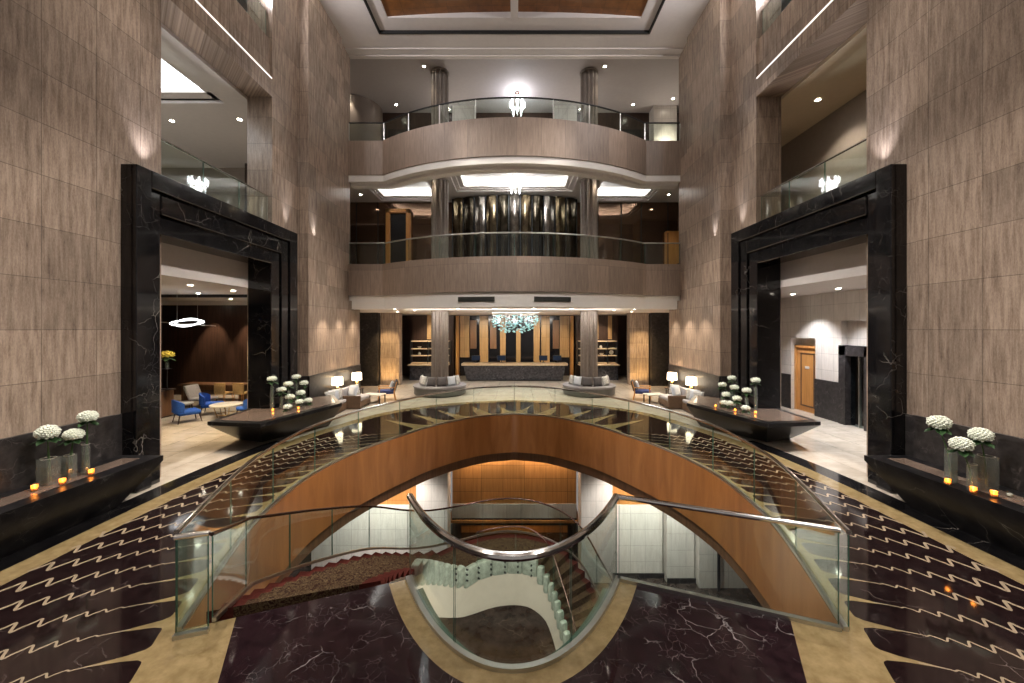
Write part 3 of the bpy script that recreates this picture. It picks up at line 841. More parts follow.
# ------------------------------------------------------------------ curved staircase
SO = spline([(-3.62, 4.70), (-3.78, 6.1), (-3.62, 7.6), (-3.25, 9.0), (-2.62, 10.05), (-1.5, 11.2), (0, 11.7), (1.61, 10.95), (2.25, 10.2), (2.75, 9.0), (2.95, 7.4), (2.95, 5.8)], 10)
SI = spline([(-1.75, 5.28), (-1.98, 6.3), (-1.98, 7.4), (-1.8, 8.4), (-1.45, 9.2), (-.85, 9.95), (0, 10.2), (.8, 9.95), (1.15, 9.55), (1.4, 8.8), (1.45, 7.4), (1.45, 5.8)], 10)
steps = []           # (u0, u1, z)
n1, n2 = 18, 20
for i in range(n1): steps.append((4.7 * i / n1, 4.7 * (i + 1) / n1, -.15 * (i + 1)))
steps[-1] = (steps[-1][0], 6.7, -2.7)
for i in range(n2): steps.append((6.7 + 4.3 * i / n2, 6.7 + 4.3 * (i + 1) / n2, -2.7 - .165 * (i + 1)))
ST = thing('curved_staircase', 'carpeted curved staircase winding down through the floor opening', 'staircase', (0, 8.5, -6))
so = Vector((0, 8.5, -6))
b = nb(); uvl = b.loops.layers.uv.verify()
def sq(vs, us, mi=0):
    f = b.faces.new([b.verts.new(v) for v in vs]); f.material_index = mi
    for l, u in zip(f.loops, us): l[uvl].uv = u
def S3(p, z): return (p.x, p.y - so.y, z - so.z)
prevz = 0; white_top = []; 
for (u0, u1, z) in steps:
    m = max(1, int((u1 - u0) * 6)) if u1 - u0 > .5 else 1
    a, c_ = at(SO, 10, u0), at(SI, 10, u0)
    sq((S3(a, prevz), S3(c_, prevz), S3(c_, z), S3(a, z)), ((0, 0), (1, 0), (1, .15), (0, .15)))
    for j in range(m):
        ua, ub_ = u0 + (u1 - u0) * j / m, u0 + (u1 - u0) * (j + 1) / m
        a, c_, a2, c2 = at(SO, 10, ua), at(SI, 10, ua), at(SO, 10, ub_), at(SI, 10, ub_)
        sq((S3(a, z), S3(c_, z), S3(c2, z), S3(a2, z)), ((0, 0), (1, 0), (1, .3), (0, .3)))
    prevz = z
obj('carpeted_steps', b, 'carpet', ST)
# ivory inner and outer strings, soffit
def zline(u):
    if u < 4.7: return -2.7 * u / 4.7
    if u < 6.7: return -2.7
    return -2.7 - 3.3 * (u - 6.7) / 4.3
def smooth_z(u): return sum(zline(u + d) for d in (-.35, -.2, 0, .2, .35)) / 5
us = [11 * i / 88 for i in range(89)]
b = nb()
pin = [(at(SI, 10, u).x, at(SI, 10, u).y - so.y) for u in us]
wall_strip(b, pin, [max(-6, smooth_z(u) - 1.05 - .25 * max(0, u - 7)) - so.z for u in us], [smooth_z(u) - .12 - so.z for u in us], .05, 0, side=-1)
obj('inner_string', b, 'stringer', ST)
b = nb()
pout = [(at(SO, 10, u).x, at(SO, 10, u).y - so.y) for u in us]
wall_strip(b, pout, [max(-6, smooth_z(u) - .5) - so.z for u in us], [smooth_z(u) - .22 - so.z for u in us], .04, 0, side=1)
obj('outer_string', b, 'trav_light', ST)
b = nb()
for i in range(len(us) - 1):
    z0, z1 = smooth_z(us[i]) - .45 - so.z, smooth_z(us[i + 1]) - .45 - so.z
    if z1 < .05: break
    b.faces.new([b.verts.new(v) for v in ((*pin[i], z0), (*pin[i + 1], z1), (*pout[i + 1], z1), (*pout[i], z0))])
obj('soffit', b, 'stringer', ST)
b = nb()        # rounded curb stones at the inner step ends
for (u0, u1, z) in steps:
    m = max(1, round((u1 - u0) / .42)) if u1 - u0 > .5 else 1
    for j in range(m):
        u = u0 + (u1 - u0) * (j + .5) / m
        if u < 2.4: continue
        p = at(SI, 10, u); q = at(SI, 10, u + .05); ang = math.atan2(q.y - p.y, q.x - p.x)
        w = (at(SI, 10, u0 + (u1 - u0) * (j + 1) / m) - at(SI, 10, u0 + (u1 - u0) * j / m)).length
        mt = Matrix.Translation((p.x, p.y - so.y, z - so.z)) @ Matrix.Rotation(ang, 4, 'Z')
        box(b, -w * .5, w * .5, -.09, .09, -.22, .22, 0, .05, 2, mt)
obj('curb_stones', b, 'curb', ST)
for i in range(7):        # glass fixings on the curb, three above one another
    u = 4.05 + 2.5 * i / 6; p = at(SI, 10, u); q = at(SI, 10, u + .05); tv = (q - p).normalized(); nrm = Vector((tv.y, -tv.x, 0))
    for dz in (-.12, .02, .14):
        b = nb(); c0 = Vector((p.x, p.y - so.y, smooth_z(u) - so.z + dz - .02)); tube(b, [c0 + nrm * .08, c0 + nrm * .125], .022, 8)
        obj('glass_fixing', b, 'dark_plastic', ST)
# stair balustrades
uo_ = [.0 + 11 * i / 60 for i in range(61)]
opath = [(-3.34, 4.42)] + [(at(SO, 10, u).x - (0 if u > 5 else .02), at(SO, 10, u).y) for u in uo_[4:]]
ozb = [0.08] + [smooth_z(u) + .06 for u in uo_[4:]]
balustrade('end_panel', 'narrow glass end panel with flat rail at the left corner of the stair head', [(-3.66, 4.31), (-3.36, 4.41)], 0, 1.08, 1, .03, .06)
balustrade('stair_balustrade', 'glass stair balustrade following the outer edge of the curved carpeted steps', opath, ozb, .98, 14, .022, .04, None, 'dark_bronze' if 'dark_bronze' in M else 'steel')
ui = [4.9 + 6.1 * i / 40 for i in range(41)]
balustrade('stair_balustrade', 'low inner glass balustrade of the curved staircase with thin steel rail', [(at(SI, 10, u).x, at(SI, 10, u).y + .02) for u in ui], [smooth_z(u) + .1 for u in ui], .85, 6, .016, None, None, 'dark_bronze')

# ------------------------------------------------------------------ lower level
b = nb(); box(b, -12, 12, 1.0, 19, -6.2, -6.0); struct('floor_lower', b, 'lower_floor' if 'lower_floor' in M else 'beige')
b = nb()
box(b, -7.6, -3.6, 14.9, 15.2, -6, -3.28); box(b, 3.6, 5.55, 14.9, 15.2, -6, -3.28)
box(b, 5.6, 6.6, 14.6, 15.0, -6, -3.28); box(b, 6.65, 9, 14.3, 14.9, -6, -3.28)
struct('wall_lower_front', b, 'trav_light')
b = nb(); box(b, -3.6, -2.45, 14.6, 15.3, -6, -1.5); box(b, 2.45, 3.6, 14.6, 15.3, -6, -1.5)
struct('wall_lower_piers', b, 'trav_light')
b = nb(); box(b, 3.6, 5.6, 14.86, 14.9, -6, -5.82); box(b, 5.6, 6.65, 14.56, 14.6, -6, -5.82); box(b, -7.6, -3.6, 14.86, 14.9, -6, -5.82)
struct('baseboard_lower', b, 'dado')
b = nb()
box(b, -2.45, 2.45, 15.75, 15.9, -3.60, -1.5); box(b, -9, -3.6, 14.95, 15.2, -3.28, -1.5); box(b, 3.6, 9, 14.95, 15.2, -3.28, -1.5)
struct('wall_lower_panels', b, 'orange_panel')
b = nb(); box(b, -2.45, 2.45, 15.7, 15.9, -4.15, -3.60); struct('wall_lower_band', b, 'trav_light')
b = nb(); box(b, -2.45, 2.45, 15.65, 15.9, -4.42, -4.15); box(b, -2.45, -2.1, 15.65, 15.9, -6, -4.42); box(b, 2.1, 2.45, 15.65, 15.9, -6, -4.42); struct('trim_7', b, 'black')
b = nb(); box(b, -2.6, 2.6, 18.2, 18.4, -6, -4.2); box(b, -2.6, 2.6, 15.6, 18.4, -4.3, -4.2); struct('wall_lower_niche', b, 'orange_panel')
b = nb(); box(b, -9.2, -9, 1, 15.2, -6, -.2); box(b, 9, 9.2, 1, 15.2, -6, -.2); box(b, -9, 9, 1.0, 1.2, -6, -.2); struct('wall_lower_sides', b, 'trav_light')
b = nb(); poly(b, [[(-9, 1), (9, 1), (9, 15.6), (-9, 15.6)], [(x * 1.05, 9 + (y - 9) * 1.04) for x, y in HOLE if y > 4.3 and not (abs(x) < 3.0 and y < 6)]], -1.5, 0, True); struct('ceiling_lower', b, 'orange_panel')
b = nb(); tube(b, [(7.27, 14.15, -6), (7.27, 14.15, -3.3)], .05, 12); 
tag(obj('steel_post', b, 'dark_plastic'), 'slim dark post standing before the lower right pale wall', 'post')

# ------------------------------------------------------------------ reception lobby back
b = nb(); box(b, -4.2, 4.2, 27.99, 28.05, 0, 4.24); struct('trim_11', b, 'black_lacquer')
b = nb(); box(b, -12, 12, 28.05, 28.25, 0, 4.24); box(b, -12, -11.8, 19.3, 28, 0, 4.24); box(b, 11.8, 12, 19.3, 28, 0, 4.24); struct('wall_lobby_back', b, 'dark_wood')
b = nb()
for s in (-1, 1):
    for x0, x1 in ((1.85, 2.45), (3.17, 3.82)): sb(b, s, x0, x1, 27.8, 27.98, .95 if x0 < 3 else 1.3, 4.2)
    sb(b, s, .62 if s < 0 else .1, 1.02 if s < 0 else .42, 27.8, 27.98, .9, 4.2 if s < 0 else 3.3)
box(b, 1.33, 1.75, 27.8, 27.98, .9, 4.2)
struct('trim_8', b, 'lit_panel')
b = nb()
for s in (-1, 1): sb(b, s, 3.88, 4.08, 27.5, 27.98, 0, 4.2)
struct('trim_9', b, 'door_wood')
b = nb()
for x in (-2.9, -1.5, 1.55, 2.9): box(b, x - .22, x + .22, 27.9, 27.99, 1.9, 3.9)
struct('trim_10', b, 'mid_wood')
b = nb()
for s in (-1, 1): sb(b, s, 6.75, 7.85, 23.3, 23.9, 0, 4.24)
struct('wall_lobby_piers', b, 'trav')
b = nb()
for s in (-1, 1): sb(b, s, 7.9, 11.8, 23.0, 23.4, 0, 4.24)
struct('wall_lobby_dark', b, 'dado')

t = thing('reception_desk', 'long dark marble reception desk with pale timber top under the glass chandelier', 'desk', (0, 25.6, 0))
b = nb()
lo = [(-3.05, -.4), (3.05, -.4), (3.05, .4), (-3.05, .4)]; hi = [(-3.22, -.5), (3.22, -.5), (3.22, .4), (-3.22, .4)]
A = [b.verts.new((*p, .06)) for p in lo]; B_ = [b.verts.new((*p, .98)) for p in hi]
for i in range(4): b.faces.new((A[i], A[(i + 1) % 4], B_[(i + 1) % 4], B_[i]))
b.faces.new(B_); b.faces.new(list(reversed(A))); obj('body', b, 'desk_stone', t)
b = nb(); box(b, -3.35, 3.35, -.62, .45, .98, 1.12, 0, .02, 2); obj('top', b, 'oak', t)
b = nb(); box(b, -2.95, 2.95, -.3, .3, 0, .06); obj('plinth', b, 'dark_plastic', t)
def monitor(label, x, rz):
    t = thing('computer_monitor', label, 'monitor', (x, 25.75, 1.12), rz, 'monitors on the desk')
    b = nb(); box(b, -.28, .28, -.02, .02, .12, .46, 0, .01, 1); obj('casing', b, 'dark_plastic', t)
    b = nb(); box(b, -.26, .26, .02, .024, .14, .44); box(b, -.25, .25, -.024, -.02, .15, .43); obj('screen', b, 'screen', t)
    b = nb(); box(b, -.03, .03, -.02, .02, .015, .14); box(b, -.12, .12, -.08, .08, 0, .015); obj('stand', b, 'dark_plastic', t)
monitor('dark computer monitor nearest the left end of the reception desk', -2.5, .2)
monitor('bluish lit computer monitor left of the middle of the reception desk', -.85, -.1)
monitor('dark computer monitor right of the middle of the reception desk', 1.85, .1)
monitor('dark computer monitor nearest the right end of the reception desk', 2.75, -.2)

def shelf_unit(s):
    t = thing('shelf_unit', 'dark open shelf unit with pale boards and marble counter on the %s of the reception' % SIDE[s], 'shelf', (s * 5.5, 26.4, 0), 0, 'open shelf units')
    b = nb(); box(b, -1.4, 1.4, .25, .3, 0, 4.2); obj('back_panel', b, 'dark_wood', t)
    b = nb(); box(b, -.35, .1, .2, .25, 2.6, 4.2); box(b, .75, 1.0, .2, .25, 2.6, 4.2); obj('lit_panel', b, 'lit_panel', t)
    for z in (1.02, 1.50, 1.95, 2.45):
        b = nb(); box(b, -1.3, 1.2, -.3, .25, z, z + .06); obj('shelf_board', b, 'oak', t)
    for x in (-1.35, -.2, .6, 1.25):
        b = nb(); box(b, x - .03, x + .03, -.3, .25, 1.0, 2.5); obj('upright', b, 'dark_plastic', t)
    b = nb(); box(b, -1.25, 1.15, -.85, -.2, 0, .93); obj('counter_body', b, 'desk_stone', t)
    b = nb(); box(b, -1.35, 1.25, -.95, -.15, .93, 1.0, 0, .01, 1); obj('counter_top', b, 'oak', t)
    return t
KINDS = ['squat pale bowl', 'round white plate on a stand', 'tall slender pale bottle', 'small round jar', 'wide shallow dish', 'short dark vase']
def deco(kind, s, x, z, where):
    nm = ['bowl', 'plate', 'bottle', 'jar', 'dish', 'small_vase'][kind]
    t = thing(nm, '%s on the %s of the %s shelf unit' % (KINDS[kind], where, SIDE[s]), nm.replace('_', ' '), (s * 5.5 + x, 26.35, z), 0, 'pieces on the shelf units')
    b = nb()
    if kind == 0: lathe(b, [(.05, 0), (.10, .05), (.14, .12), (.13, .12), (.09, .05)], seg=16)
    elif kind == 1: lathe(b, [(.06, 0), (.03, .03), (.03, .05)], seg=12); ball(b, (0, 0, .18), .15, 0, 2, (1, .2, 1))
    elif kind == 2: lathe(b, [(.05, 0), (.055, .18), (.02, .24), (.02, .32)], seg=12)
    elif kind == 3: lathe(b, [(.05, 0), (.10, .06), (.10, .12), (.05, .18), (.05, .2)], seg=16)
    elif kind == 4: lathe(b, [(.04, 0), (.18, .05), (.17, .05), (.04, .02)], seg=16)
    else: lathe(b, [(.06, 0), (.08, .1), (.04, .2), (.06, .24)], seg=14)
    obj('body', b, 'stone_white' if kind != 5 else 'dark_plastic', t)
M['stone_white'] = plain('white_ceramic', (.7, .66, .6), .3)
for s in (-1, 1):
    shelf_unit(s)
    for i, (x, z, w) in enumerate(((-.8, 2.01, 'outer top board' if s < 0 else 'inner top board'), (.2, 2.01, 'middle top board'), (.95, 2.01, 'inner top board' if s < 0 else 'outer top board'),
                                   (-.8, 1.56, 'outer middle board' if s < 0 else 'inner middle board'), (.25, 1.56, 'centre of the middle board'), (.9, 1.56, 'inner middle board' if s < 0 else 'outer middle board'))):
        deco((i + (2 if s > 0 else 0)) % 6, s, x, z, w)

# ------------------------------------------------------------------ round benches with cushions
def pillow(bm, w, h, tk, mat, mi=0, n=8):
    vs = {}
    for sd in (-1, 1):
        for i in range(n + 1):
            for j in range(n + 1):
                u, v = -1 + 2 * i / n, -1 + 2 * j / n
                th = tk * .5 * ((1 - u ** 4) * (1 - v ** 4)) ** .5
                pinch = 1 - .07 * (1 - abs(u)) * (abs(v) ** 3) - .0
                pinch2 = 1 - .07 * (1 - abs(v)) * (abs(u) ** 3)
                vs[sd, i, j] = bm.verts.new(mat @ Vector((u * w / 2 * pinch2, sd * (th + .004), v * h / 2 * pinch)))
    for sd in (-1, 1):
        for i in range(n):
            for j in range(n):
                q = [vs[sd, i, j], vs[sd, i + 1, j], vs[sd, i + 1, j + 1], vs[sd, i, j + 1]]
                f = bm.faces.new(q if sd < 0 else q[::-1]); f.smooth = True; f.material_index = mi
    for i in range(n):
        for (a, b_) in (((i, 0), (i + 1, 0)), ((i, n), (i + 1, n)), ((0, i), (0, i + 1)), ((n, i), (n, i + 1))):
            bm.faces.new((vs[-1, a[0], a[1]], vs[1, a[0], a[1]], vs[1, b_[0], b_[1]], vs[-1, b_[0], b_[1]])).material_index = mi
CUSH = {}
def cushion(label, loc, rz, tilt, mat, size=.46, group=None):
    """each cushion is one mesh standing on its lower edge and leaning back"""
    key = (mat, round(size, 2), round(tilt, 2))
    if key not in CUSH:
        b = nb(); pillow(b, size, size, size * .36, Matrix.Rotation(-tilt, 4, 'X') @ Matrix.Translation((0, 0, size / 2)))
        me = bpy.data.meshes.new('throw_cushion'); bmesh.ops.recalc_face_normals(b, faces=b.faces); b.to_mesh(me); b.free(); me.materials.append(M[mat]); CUSH[key] = me
    o = bpy.data.objects.new('throw_cushion', CUSH[key]); C.objects.link(o); o.location = loc; o.rotation_euler = (0, 0, rz)
    return tag(o, label, 'cushion', group)
for s in (-1, 1):
    x0, y0 = s * 3.8, 20.3
    t = thing('round_bench', 'large round stone seat wrapped round the %s lobby column' % SIDE[s], 'bench', (x0, y0, 0), 0, 'round lobby benches')
    b = nb(); lathe(b, [(1.18, .0), (1.18, .05), (1.30, .06), (1.30, .38)], seg=64); obj('drum', b, 'bench_grey', t)
    b = nb(); lathe(b, [(1.30, .38), (1.34, .40), (1.34, .47), (1.28, .50), (.50, .50)], seg=64, caps=False); obj('seat', b, 'seat_lilac', t)
    names = ['grey cushion', 'patterned cushion', 'charcoal cushion', 'second charcoal cushion', 'pale blue cushion', 'silver patterned cushion']
    mats = ['grey_fab', 'silver_fab', 'dk_fab', 'dk_fab', 'pale_fab', 'silver_fab']
    for i in range(6):
        a = -PI / 2 + (-80 + 32 * i) * PI / 180 * (1 if s < 0 else -1)
        lab = '%s leaning on the %s column, %s' % (names[i], SIDE[s], ['at the outer end of its row', 'second from the outer end', 'third from the outer end', 'third from the inner end', 'second from the inner end', 'at the inner end of its row'][i])
        cushion(lab, (x0 + .97 * math.cos(a), y0 + .97 * math.sin(a), .505), a + PI / 2, .2, mats[i], .47, 'cushions round the lobby columns')

# ------------------------------------------------------------------ hydrangeas, vases, votive candles
def bloom_bm(r, sq=.8, n=90, sub=1):
    b = nb(); rnd = random.Random(int(r * 1000) + n)
    ball(b, (0, 0, 0), r * .80, 0, 2, (1, 1, sq))
    for i in range(n):
        z = 1 - 1.75 * (i + .5) / n; a = i * 2.39996
        rr = math.sqrt(max(0, 1 - z * z)); k = r * (.86 + rnd.random() * .16)
        ball(b, (k * rr * math.cos(a), k * rr * math.sin(a), k * z * sq), r * .17, 0, sub, (1, 1, .7))
    return b
def bouquet(px, py, zb, zc, r, label, vlabel, vh, vw, square, near, fgroup, vgroup, petal='petal', lean=(0, 0)):
    """a flower head on its stem, standing in a glass vase"""
    t = thing('glass_vase', vlabel, 'vase', (px, py, zb), 0, vgroup)
    b = nb()
    if square:
        for bx in ((-vw, -vw + .012, -vw, vw), (vw - .012, vw, -vw, vw), (-vw, vw, -vw, -vw + .012), (-vw, vw, vw - .012, vw)): box(b, bx[0], bx[1], bx[2], bx[3], 0, vh)
        box(b, -vw, vw, -vw, vw, 0, .03)
    else: lathe(b, [(vw * .96, 0), (vw, .02), (vw, vh), (vw - .012, vh), (vw - .014, .03), (.005, .03)], seg=28)
    obj('glass_body', b, 'glass_vase', t)
    if near:
        b = nb(); lathe(b, [(vw * .86, .032), (vw * .86, vh * .62)], seg=20); obj('water', b, 'water', t)
        b = nb(); lathe(b, [(vw * 1.0, vh - .008), (vw * 1.03, vh), (vw * .95, vh)], seg=24, caps=False); obj('rim', b, 'stone_white', t)
    h = thing('hydrangea' if petal == 'petal' else 'yellow_flower', label, 'flower', (px, py, zb + .035), 0, fgroup)
    cx, cy, cz = lean[0], lean[1], zc - zb - .035
    b = bloom_bm(r * .9, .8 if near else .62, 110 if near else 40, 1)
    bmesh.ops.translate(b, vec=(cx, cy, cz), verts=b.verts); obj('bloom', b, petal, h)
    b = nb(); tube(b, [(0, 0, 0), (cx * .3, cy * .3, cz * .5), (cx, cy, cz - r * .5)], .008 if near else .012, 6)
    if near:
        tube(b, [(.03, .01, 0), (cx * .4 + .02, cy * .4, cz * .5), (cx, cy, cz - r * .4)], .007, 6)
    obj('stem', b, 'stem', h)
    b = nb(); rnd = random.Random(int(px * 100))
    for i in range(7 if near else 4):
        a = i * 2 * PI / (7 if near else 4) + rnd.random(); L = r * (1.0 + .35 * rnd.random()); w = r * .42
        base = Vector((cx, cy, cz - r * .45)); d = Vector((math.cos(a), math.sin(a), -.25)); sd = Vector((-math.sin(a), math.cos(a), 0))
        row = []
        for j, (f, ww) in enumerate(((0.1, .3), (.4, 1), (.75, .75), (1, .05))):
            c0 = base + d * L * f + Vector((0, 0, -.25 * L * f * f)); row.append((b.verts.new(c0 - sd * w * ww), b.verts.new(c0 + Vector((0, 0, -.03 * ww))), b.verts.new(c0 + sd * w * ww)))
        for q0, q1 in zip(row, row[1:]):
            for k in (0, 1): b.faces.new((q0[k], q0[k + 1], q1[k + 1], q1[k])).smooth = True
    obj('leaf', b, 'leaf', h)
LT = .815
NEARF = [(-7.57, 6.48, 1.66, .155, .42, .095, True, 'wide square vase at the front', 'the front square vase', (.03, -.04)),
         (-7.55, 6.76, 1.53, .14, .38, .068, True, 'lower middle vase', 'the middle vase', (.05, .02)),
         (-7.44, 6.92, 1.80, .14, .52, .055, False, 'tall slim vase at the back', 'the slim rear vase', (.0, .03)),
         (7.20, 6.55, 1.78, .16, .55, .055, True, 'tall slim vase at the back', 'the slim rear vase', (-.14, .05)),
         (7.20, 6.25, 1.52, .15, .40, .060, False, 'short round vase in the middle', 'the middle vase', (-.16, .0)),
         (7.46, 6.28, 1.66, .15, .52, .095, True, 'wide square vase at the front', 'the front square vase', (-.08, .0))]
for (x, y, zc, r, vh, vw, sqr, vd, fd, ln) in NEARF:
    sd = SIDE[-1 if x < 0 else 1]
    bouquet(x, y, LT, zc, r, 'large white hydrangea standing in %s on the near %s ledge' % (fd, sd), '%s of clear glass on the near %s ledge' % (vd, sd), vh, vw, sqr, True, 'white hydrangeas', 'glass vases', lean=ln)
MIDF = {-1: [(7.48, 12.30, 1.78, 'topmost, nearest the portal'), (7.28, 13.3, 1.72, 'topmost toward the lamps'), (7.26, 12.8, 1.55, 'middle of the upper tier'), (7.05, 13.35, 1.51, 'farthest along the ledge in the upper tier'),
             (7.25, 12.40, 1.43, 'just above the thick white vase'), (7.0, 13.05, 1.23, 'middle height toward the lamps'), (7.05, 12.52, 1.19, 'below the middle of the group'), (6.88, 12.75, .99, 'low, second from the lamps'),
             (6.78, 13.1, .97, 'lowest and nearest the lamps'), (6.92, 12.15, .95, 'lowest at the front of the group')],
        1: [(7.22, 13.2, 1.69, 'topmost toward the lamps'), (6.98, 13.35, 1.45, 'farthest along the ledge in the upper tier'), (7.08, 12.8, 1.44, 'middle of the upper tier'), (7.40, 12.2, 1.75, 'topmost, nearest the portal'),
            (7.16, 12.25, 1.43, 'just below the one nearest the portal'), (6.9, 12.95, 1.19, 'middle height toward the lamps'), (7.0, 12.5, 1.14, 'below the middle of the group'), (6.72, 12.75, .96, 'lowest and nearest the lamps'),
            (6.80, 12.55, .97, 'low, second from the lamps'), (6.95, 11.95, .95, 'lowest at the front of the group')]}
for s in (-1, 1):
    for (x, y, zc, wd) in MIDF[s]:
        vh = max(.07, zc - LT - .22)
        bouquet(s * x, y, LT, zc, .15 if zc > 1.1 else .135, 'white hydrangea of the far %s ledge, %s' % (SIDE[s], wd), 'glass vase on far %s ledge, flower %s' % (SIDE[s], wd), vh, .05, False, False, 'white hydrangeas', 'glass vases')
def votive(x, y, label, lit=True, k=.85):
    t = thing('votive_candle', label, 'candle', (x, y, LT), 0, 'votive candles')
    b = nb(); lathe(b, [(.036 * k, 0), (.046 * k, .01), (.05 * k, .11 * k), (.044 * k, .11 * k), (.038 * k, .015), (.004, .015)], seg=20); obj('glass_cup', b, 'amber' if lit else 'glass_clear', t)
    b = nb(); lathe(b, [(.034 * k, .017), (.034 * k, .05 * k)], seg=16); obj('wax', b, 'wax' if lit else 'stone_white', t)
    if lit:
        b = nb(); lathe(b, [(.002, .052 * k), (.011 * k, .066 * k), (.008 * k, .08 * k), (.001, .098 * k)], seg=10); obj('flame', b, 'flame', t)
        point((x, y, LT + .085 * k), .45, .02, (1, .62, .28))
for x, y, l in ((-7.46, 6.2, 'amber votive candle before the square vase on the near left ledge'), (-7.32, 6.46, 'amber votive candle below the middle vase on the near left ledge'), (-7.30, 6.88, 'amber votive candle beyond the slim vase on the near left ledge'),
                (7.04, 6.45, 'amber votive candle beside the slim vase on the near right ledge'), (7.07, 6.12, 'amber votive candle below the middle vase on the near right ledge'), (7.22, 5.98, 'amber votive candle before the square vase on the near right ledge'),
                (-7.34, 12.1, 'lit votive candle at the front of the far left ledge'), (-6.72, 12.4, 'lit votive candle in the middle of the far left ledge'),
                (6.45, 12.75, 'lit votive candle nearest the lamps on the far right ledge'), (6.72, 12.1, 'lit votive candle in the middle of the far right ledge'), (7.12, 11.75, 'lit votive candle nearest the portal on the far right ledge')):
    votive(x, y, l, True, .85 if y < 8 else .7)
votive(7.46, 5.98, 'unlit clear glass votive at the end of the near right ledge', False)

# ------------------------------------------------------------------ lobby seating
def lamp(label, x, y, zt):
    t = thing('table_lamp', label, 'lamp', (x, y, zt), 0, 'table lamps beside the sofas')
    b = nb(); lathe(b, [(.10, 0), (.10, .025), (.05, .04), (.09, .14), (.095, .24), (.05, .33), (.02, .36), (.02, .42)], seg=20); obj('base', b, 'brass', t)
    b = nb(); lathe(b, [(.22, .38), (.205, .70)], seg=28, caps=False); obj('lamp_shade', b, 'shade', t)
    point((x, y, zt + .54), 10, .1, (1, .76, .48))
def small_table(label, x, y, w, h, mat='dark_wood'):
    t = thing('side_table', label, 'table', (x, y, 0), 0, 'side tables beside the sofas')
    b = nb(); box(b, -w / 2, w / 2, -w / 2, w / 2, h - .04, h, 0, .006, 1); obj('tabletop', b, mat, t)
    for i in (-1, 1):
        for j in (-1, 1):
            b = nb(); box(b, i * (w / 2 - .05) - .018, i * (w / 2 - .05) + .018, j * (w / 2 - .05) - .018, j * (w / 2 - .05) + .018, 0, h - .04); obj('leg', b, mat, t)
for s in (-1, 1):
    sd = SIDE[s]
    t = thing('sofa', 'brown panelled sofa under the %s lobby wall with its end panel toward the opening' % sd, 'sofa', (s * 6.75, 16.95, 0), 0, 'lobby sofas')
    b = nb(); box(b, -.43, .43, -.62, -.55, .04, .56, 0, .01, 1); obj('end_panel', b, 'tan_fab', t)
    b = nb(); box(b, -.43, .43, -.55, .55, .08, .30, 0, .02, 2); obj('base', b, 'tan_fab', t)
    b = nb(); box(b, -.40, .40, -.54, .54, .30, .46, 0, .05, 3); obj('seat', b, 'grey_fab', t)
    b = nb(); box(b, s * .43, s * .27, -.55, .55, .30, .85, 0, .05, 3); obj('backrest', b, 'grey_fab', t)
    for i in (-1, 1):
        for j in (-1, 1):
            b = nb(); box(b, i * .36 - .025, i * .36 + .025, j * .48 - .025, j * .48 + .025, 0, .08); obj('leg', b, 'dark_wood', t)
    cushion('pale blue cushion by the end panel of the %s lobby sofa' % sd, (s * 6.80, 16.62, .47), s * .5 + (PI if False else 0), .28, 'pale_fab', .48, 'cushions on the lobby sofas')
    cushion('grey cushion at the far end of the %s lobby sofa' % sd, (s * 6.82, 17.15, .47), s * -1.1, .28, 'silver_fab', .46, 'cushions on the lobby sofas')
    t = thing('wall_bench', 'short upholstered wall bench between the %s ledge and sofa' % sd, 'bench', (s * 7.12, 15.75, 0), 0, 'lobby wall benches')
    b = nb(); box(b, -.28, .28, -.5, .5, .06, .32, 0, .02, 2); obj('base', b, 'tan_fab', t)
    b = nb(); box(b, -.28, .28, -.5, .5, .32, .46, 0, .05, 3); obj('seat', b, 'grey_fab', t)
    b = nb(); box(b, -.24, .24, -.45, .45, 0, .06); obj('plinth', b, 'dark_wood', t)
    for i, (y, m, w) in enumerate(((15.42, 'silver_fab', 'near'), (15.72, 'pale_fab', 'middle'), (16.02, 'silver_fab', 'far'))):
        cushion('%s of three patterned cushions on the %s wall bench' % (w, sd), (s * 7.1, y, .465), s * -1.0, .2, m, .44, 'cushions on the wall benches')
    small_table('dark square side table at the far end of the %s sofa under a lit lamp' % sd, s * 7.15, 18.05, .5, .62)
    lamp('lit table lamp with pale drum shade at the far end of the %s sofa' % sd, s * 7.15, 18.05, .62)
    small_table('dark square side table near the %s flower ledge under a lit lamp' % sd, s * 7.15, 16.72 if False else 14.98, .34, .62) if False else None
    t = thing('lamp_pedestal', 'dark slim pedestal between wall bench and sofa carrying the nearer %s lamp' % sd, 'table', (s * 7.28, 16.3, 0), 0, 'lamp pedestals')
    b = nb(); box(b, -.15, .15, -.02, .16, 0, .03); box(b, -.05, .05, .02, .12, .03, .60); obj('stand', b, 'dark_wood', t)
    b = nb(); box(b, -.16, .16, -.04, .18, .60, .63, 0, .005, 1); obj('tabletop', b, 'dark_wood', t)
    lamp('lit table lamp with pale drum shade nearer the %s flower ledge' % sd, s * 7.28, 16.37, .63)
    # timber armchair with navy seat
    ax, ay = s * 6.0, 18.6
    t = thing('armchair', 'timber armchair with navy seat and dark back facing the %s wall' % sd, 'chair', (ax, ay, 0), s * (PI / 2 - .35), 'navy lobby armchairs')
    for i in (-1, 1):
        b = nb(); tube(b, [(i * .34, -.34, 0), (i * .34, -.30, .60)], .025, 8); obj('leg', b, 'door_wood', t)
        b = nb(); tube(b, [(i * .34, .42, 0), (i * .34, .34, .40), (i * .34, .46, .86)], .025, 8); obj('leg', b, 'door_wood', t)
        b = nb(); box(b, i * .34 - .03, i * .34 + .03, -.36, .42, .58, .62, 0, .01, 1); obj('armrest', b, 'door_wood', t)
    b = nb(); box(b, -.31, .31, -.36, .34, .30, .46, 0, .05, 3); obj('seat', b, 'navy', t)
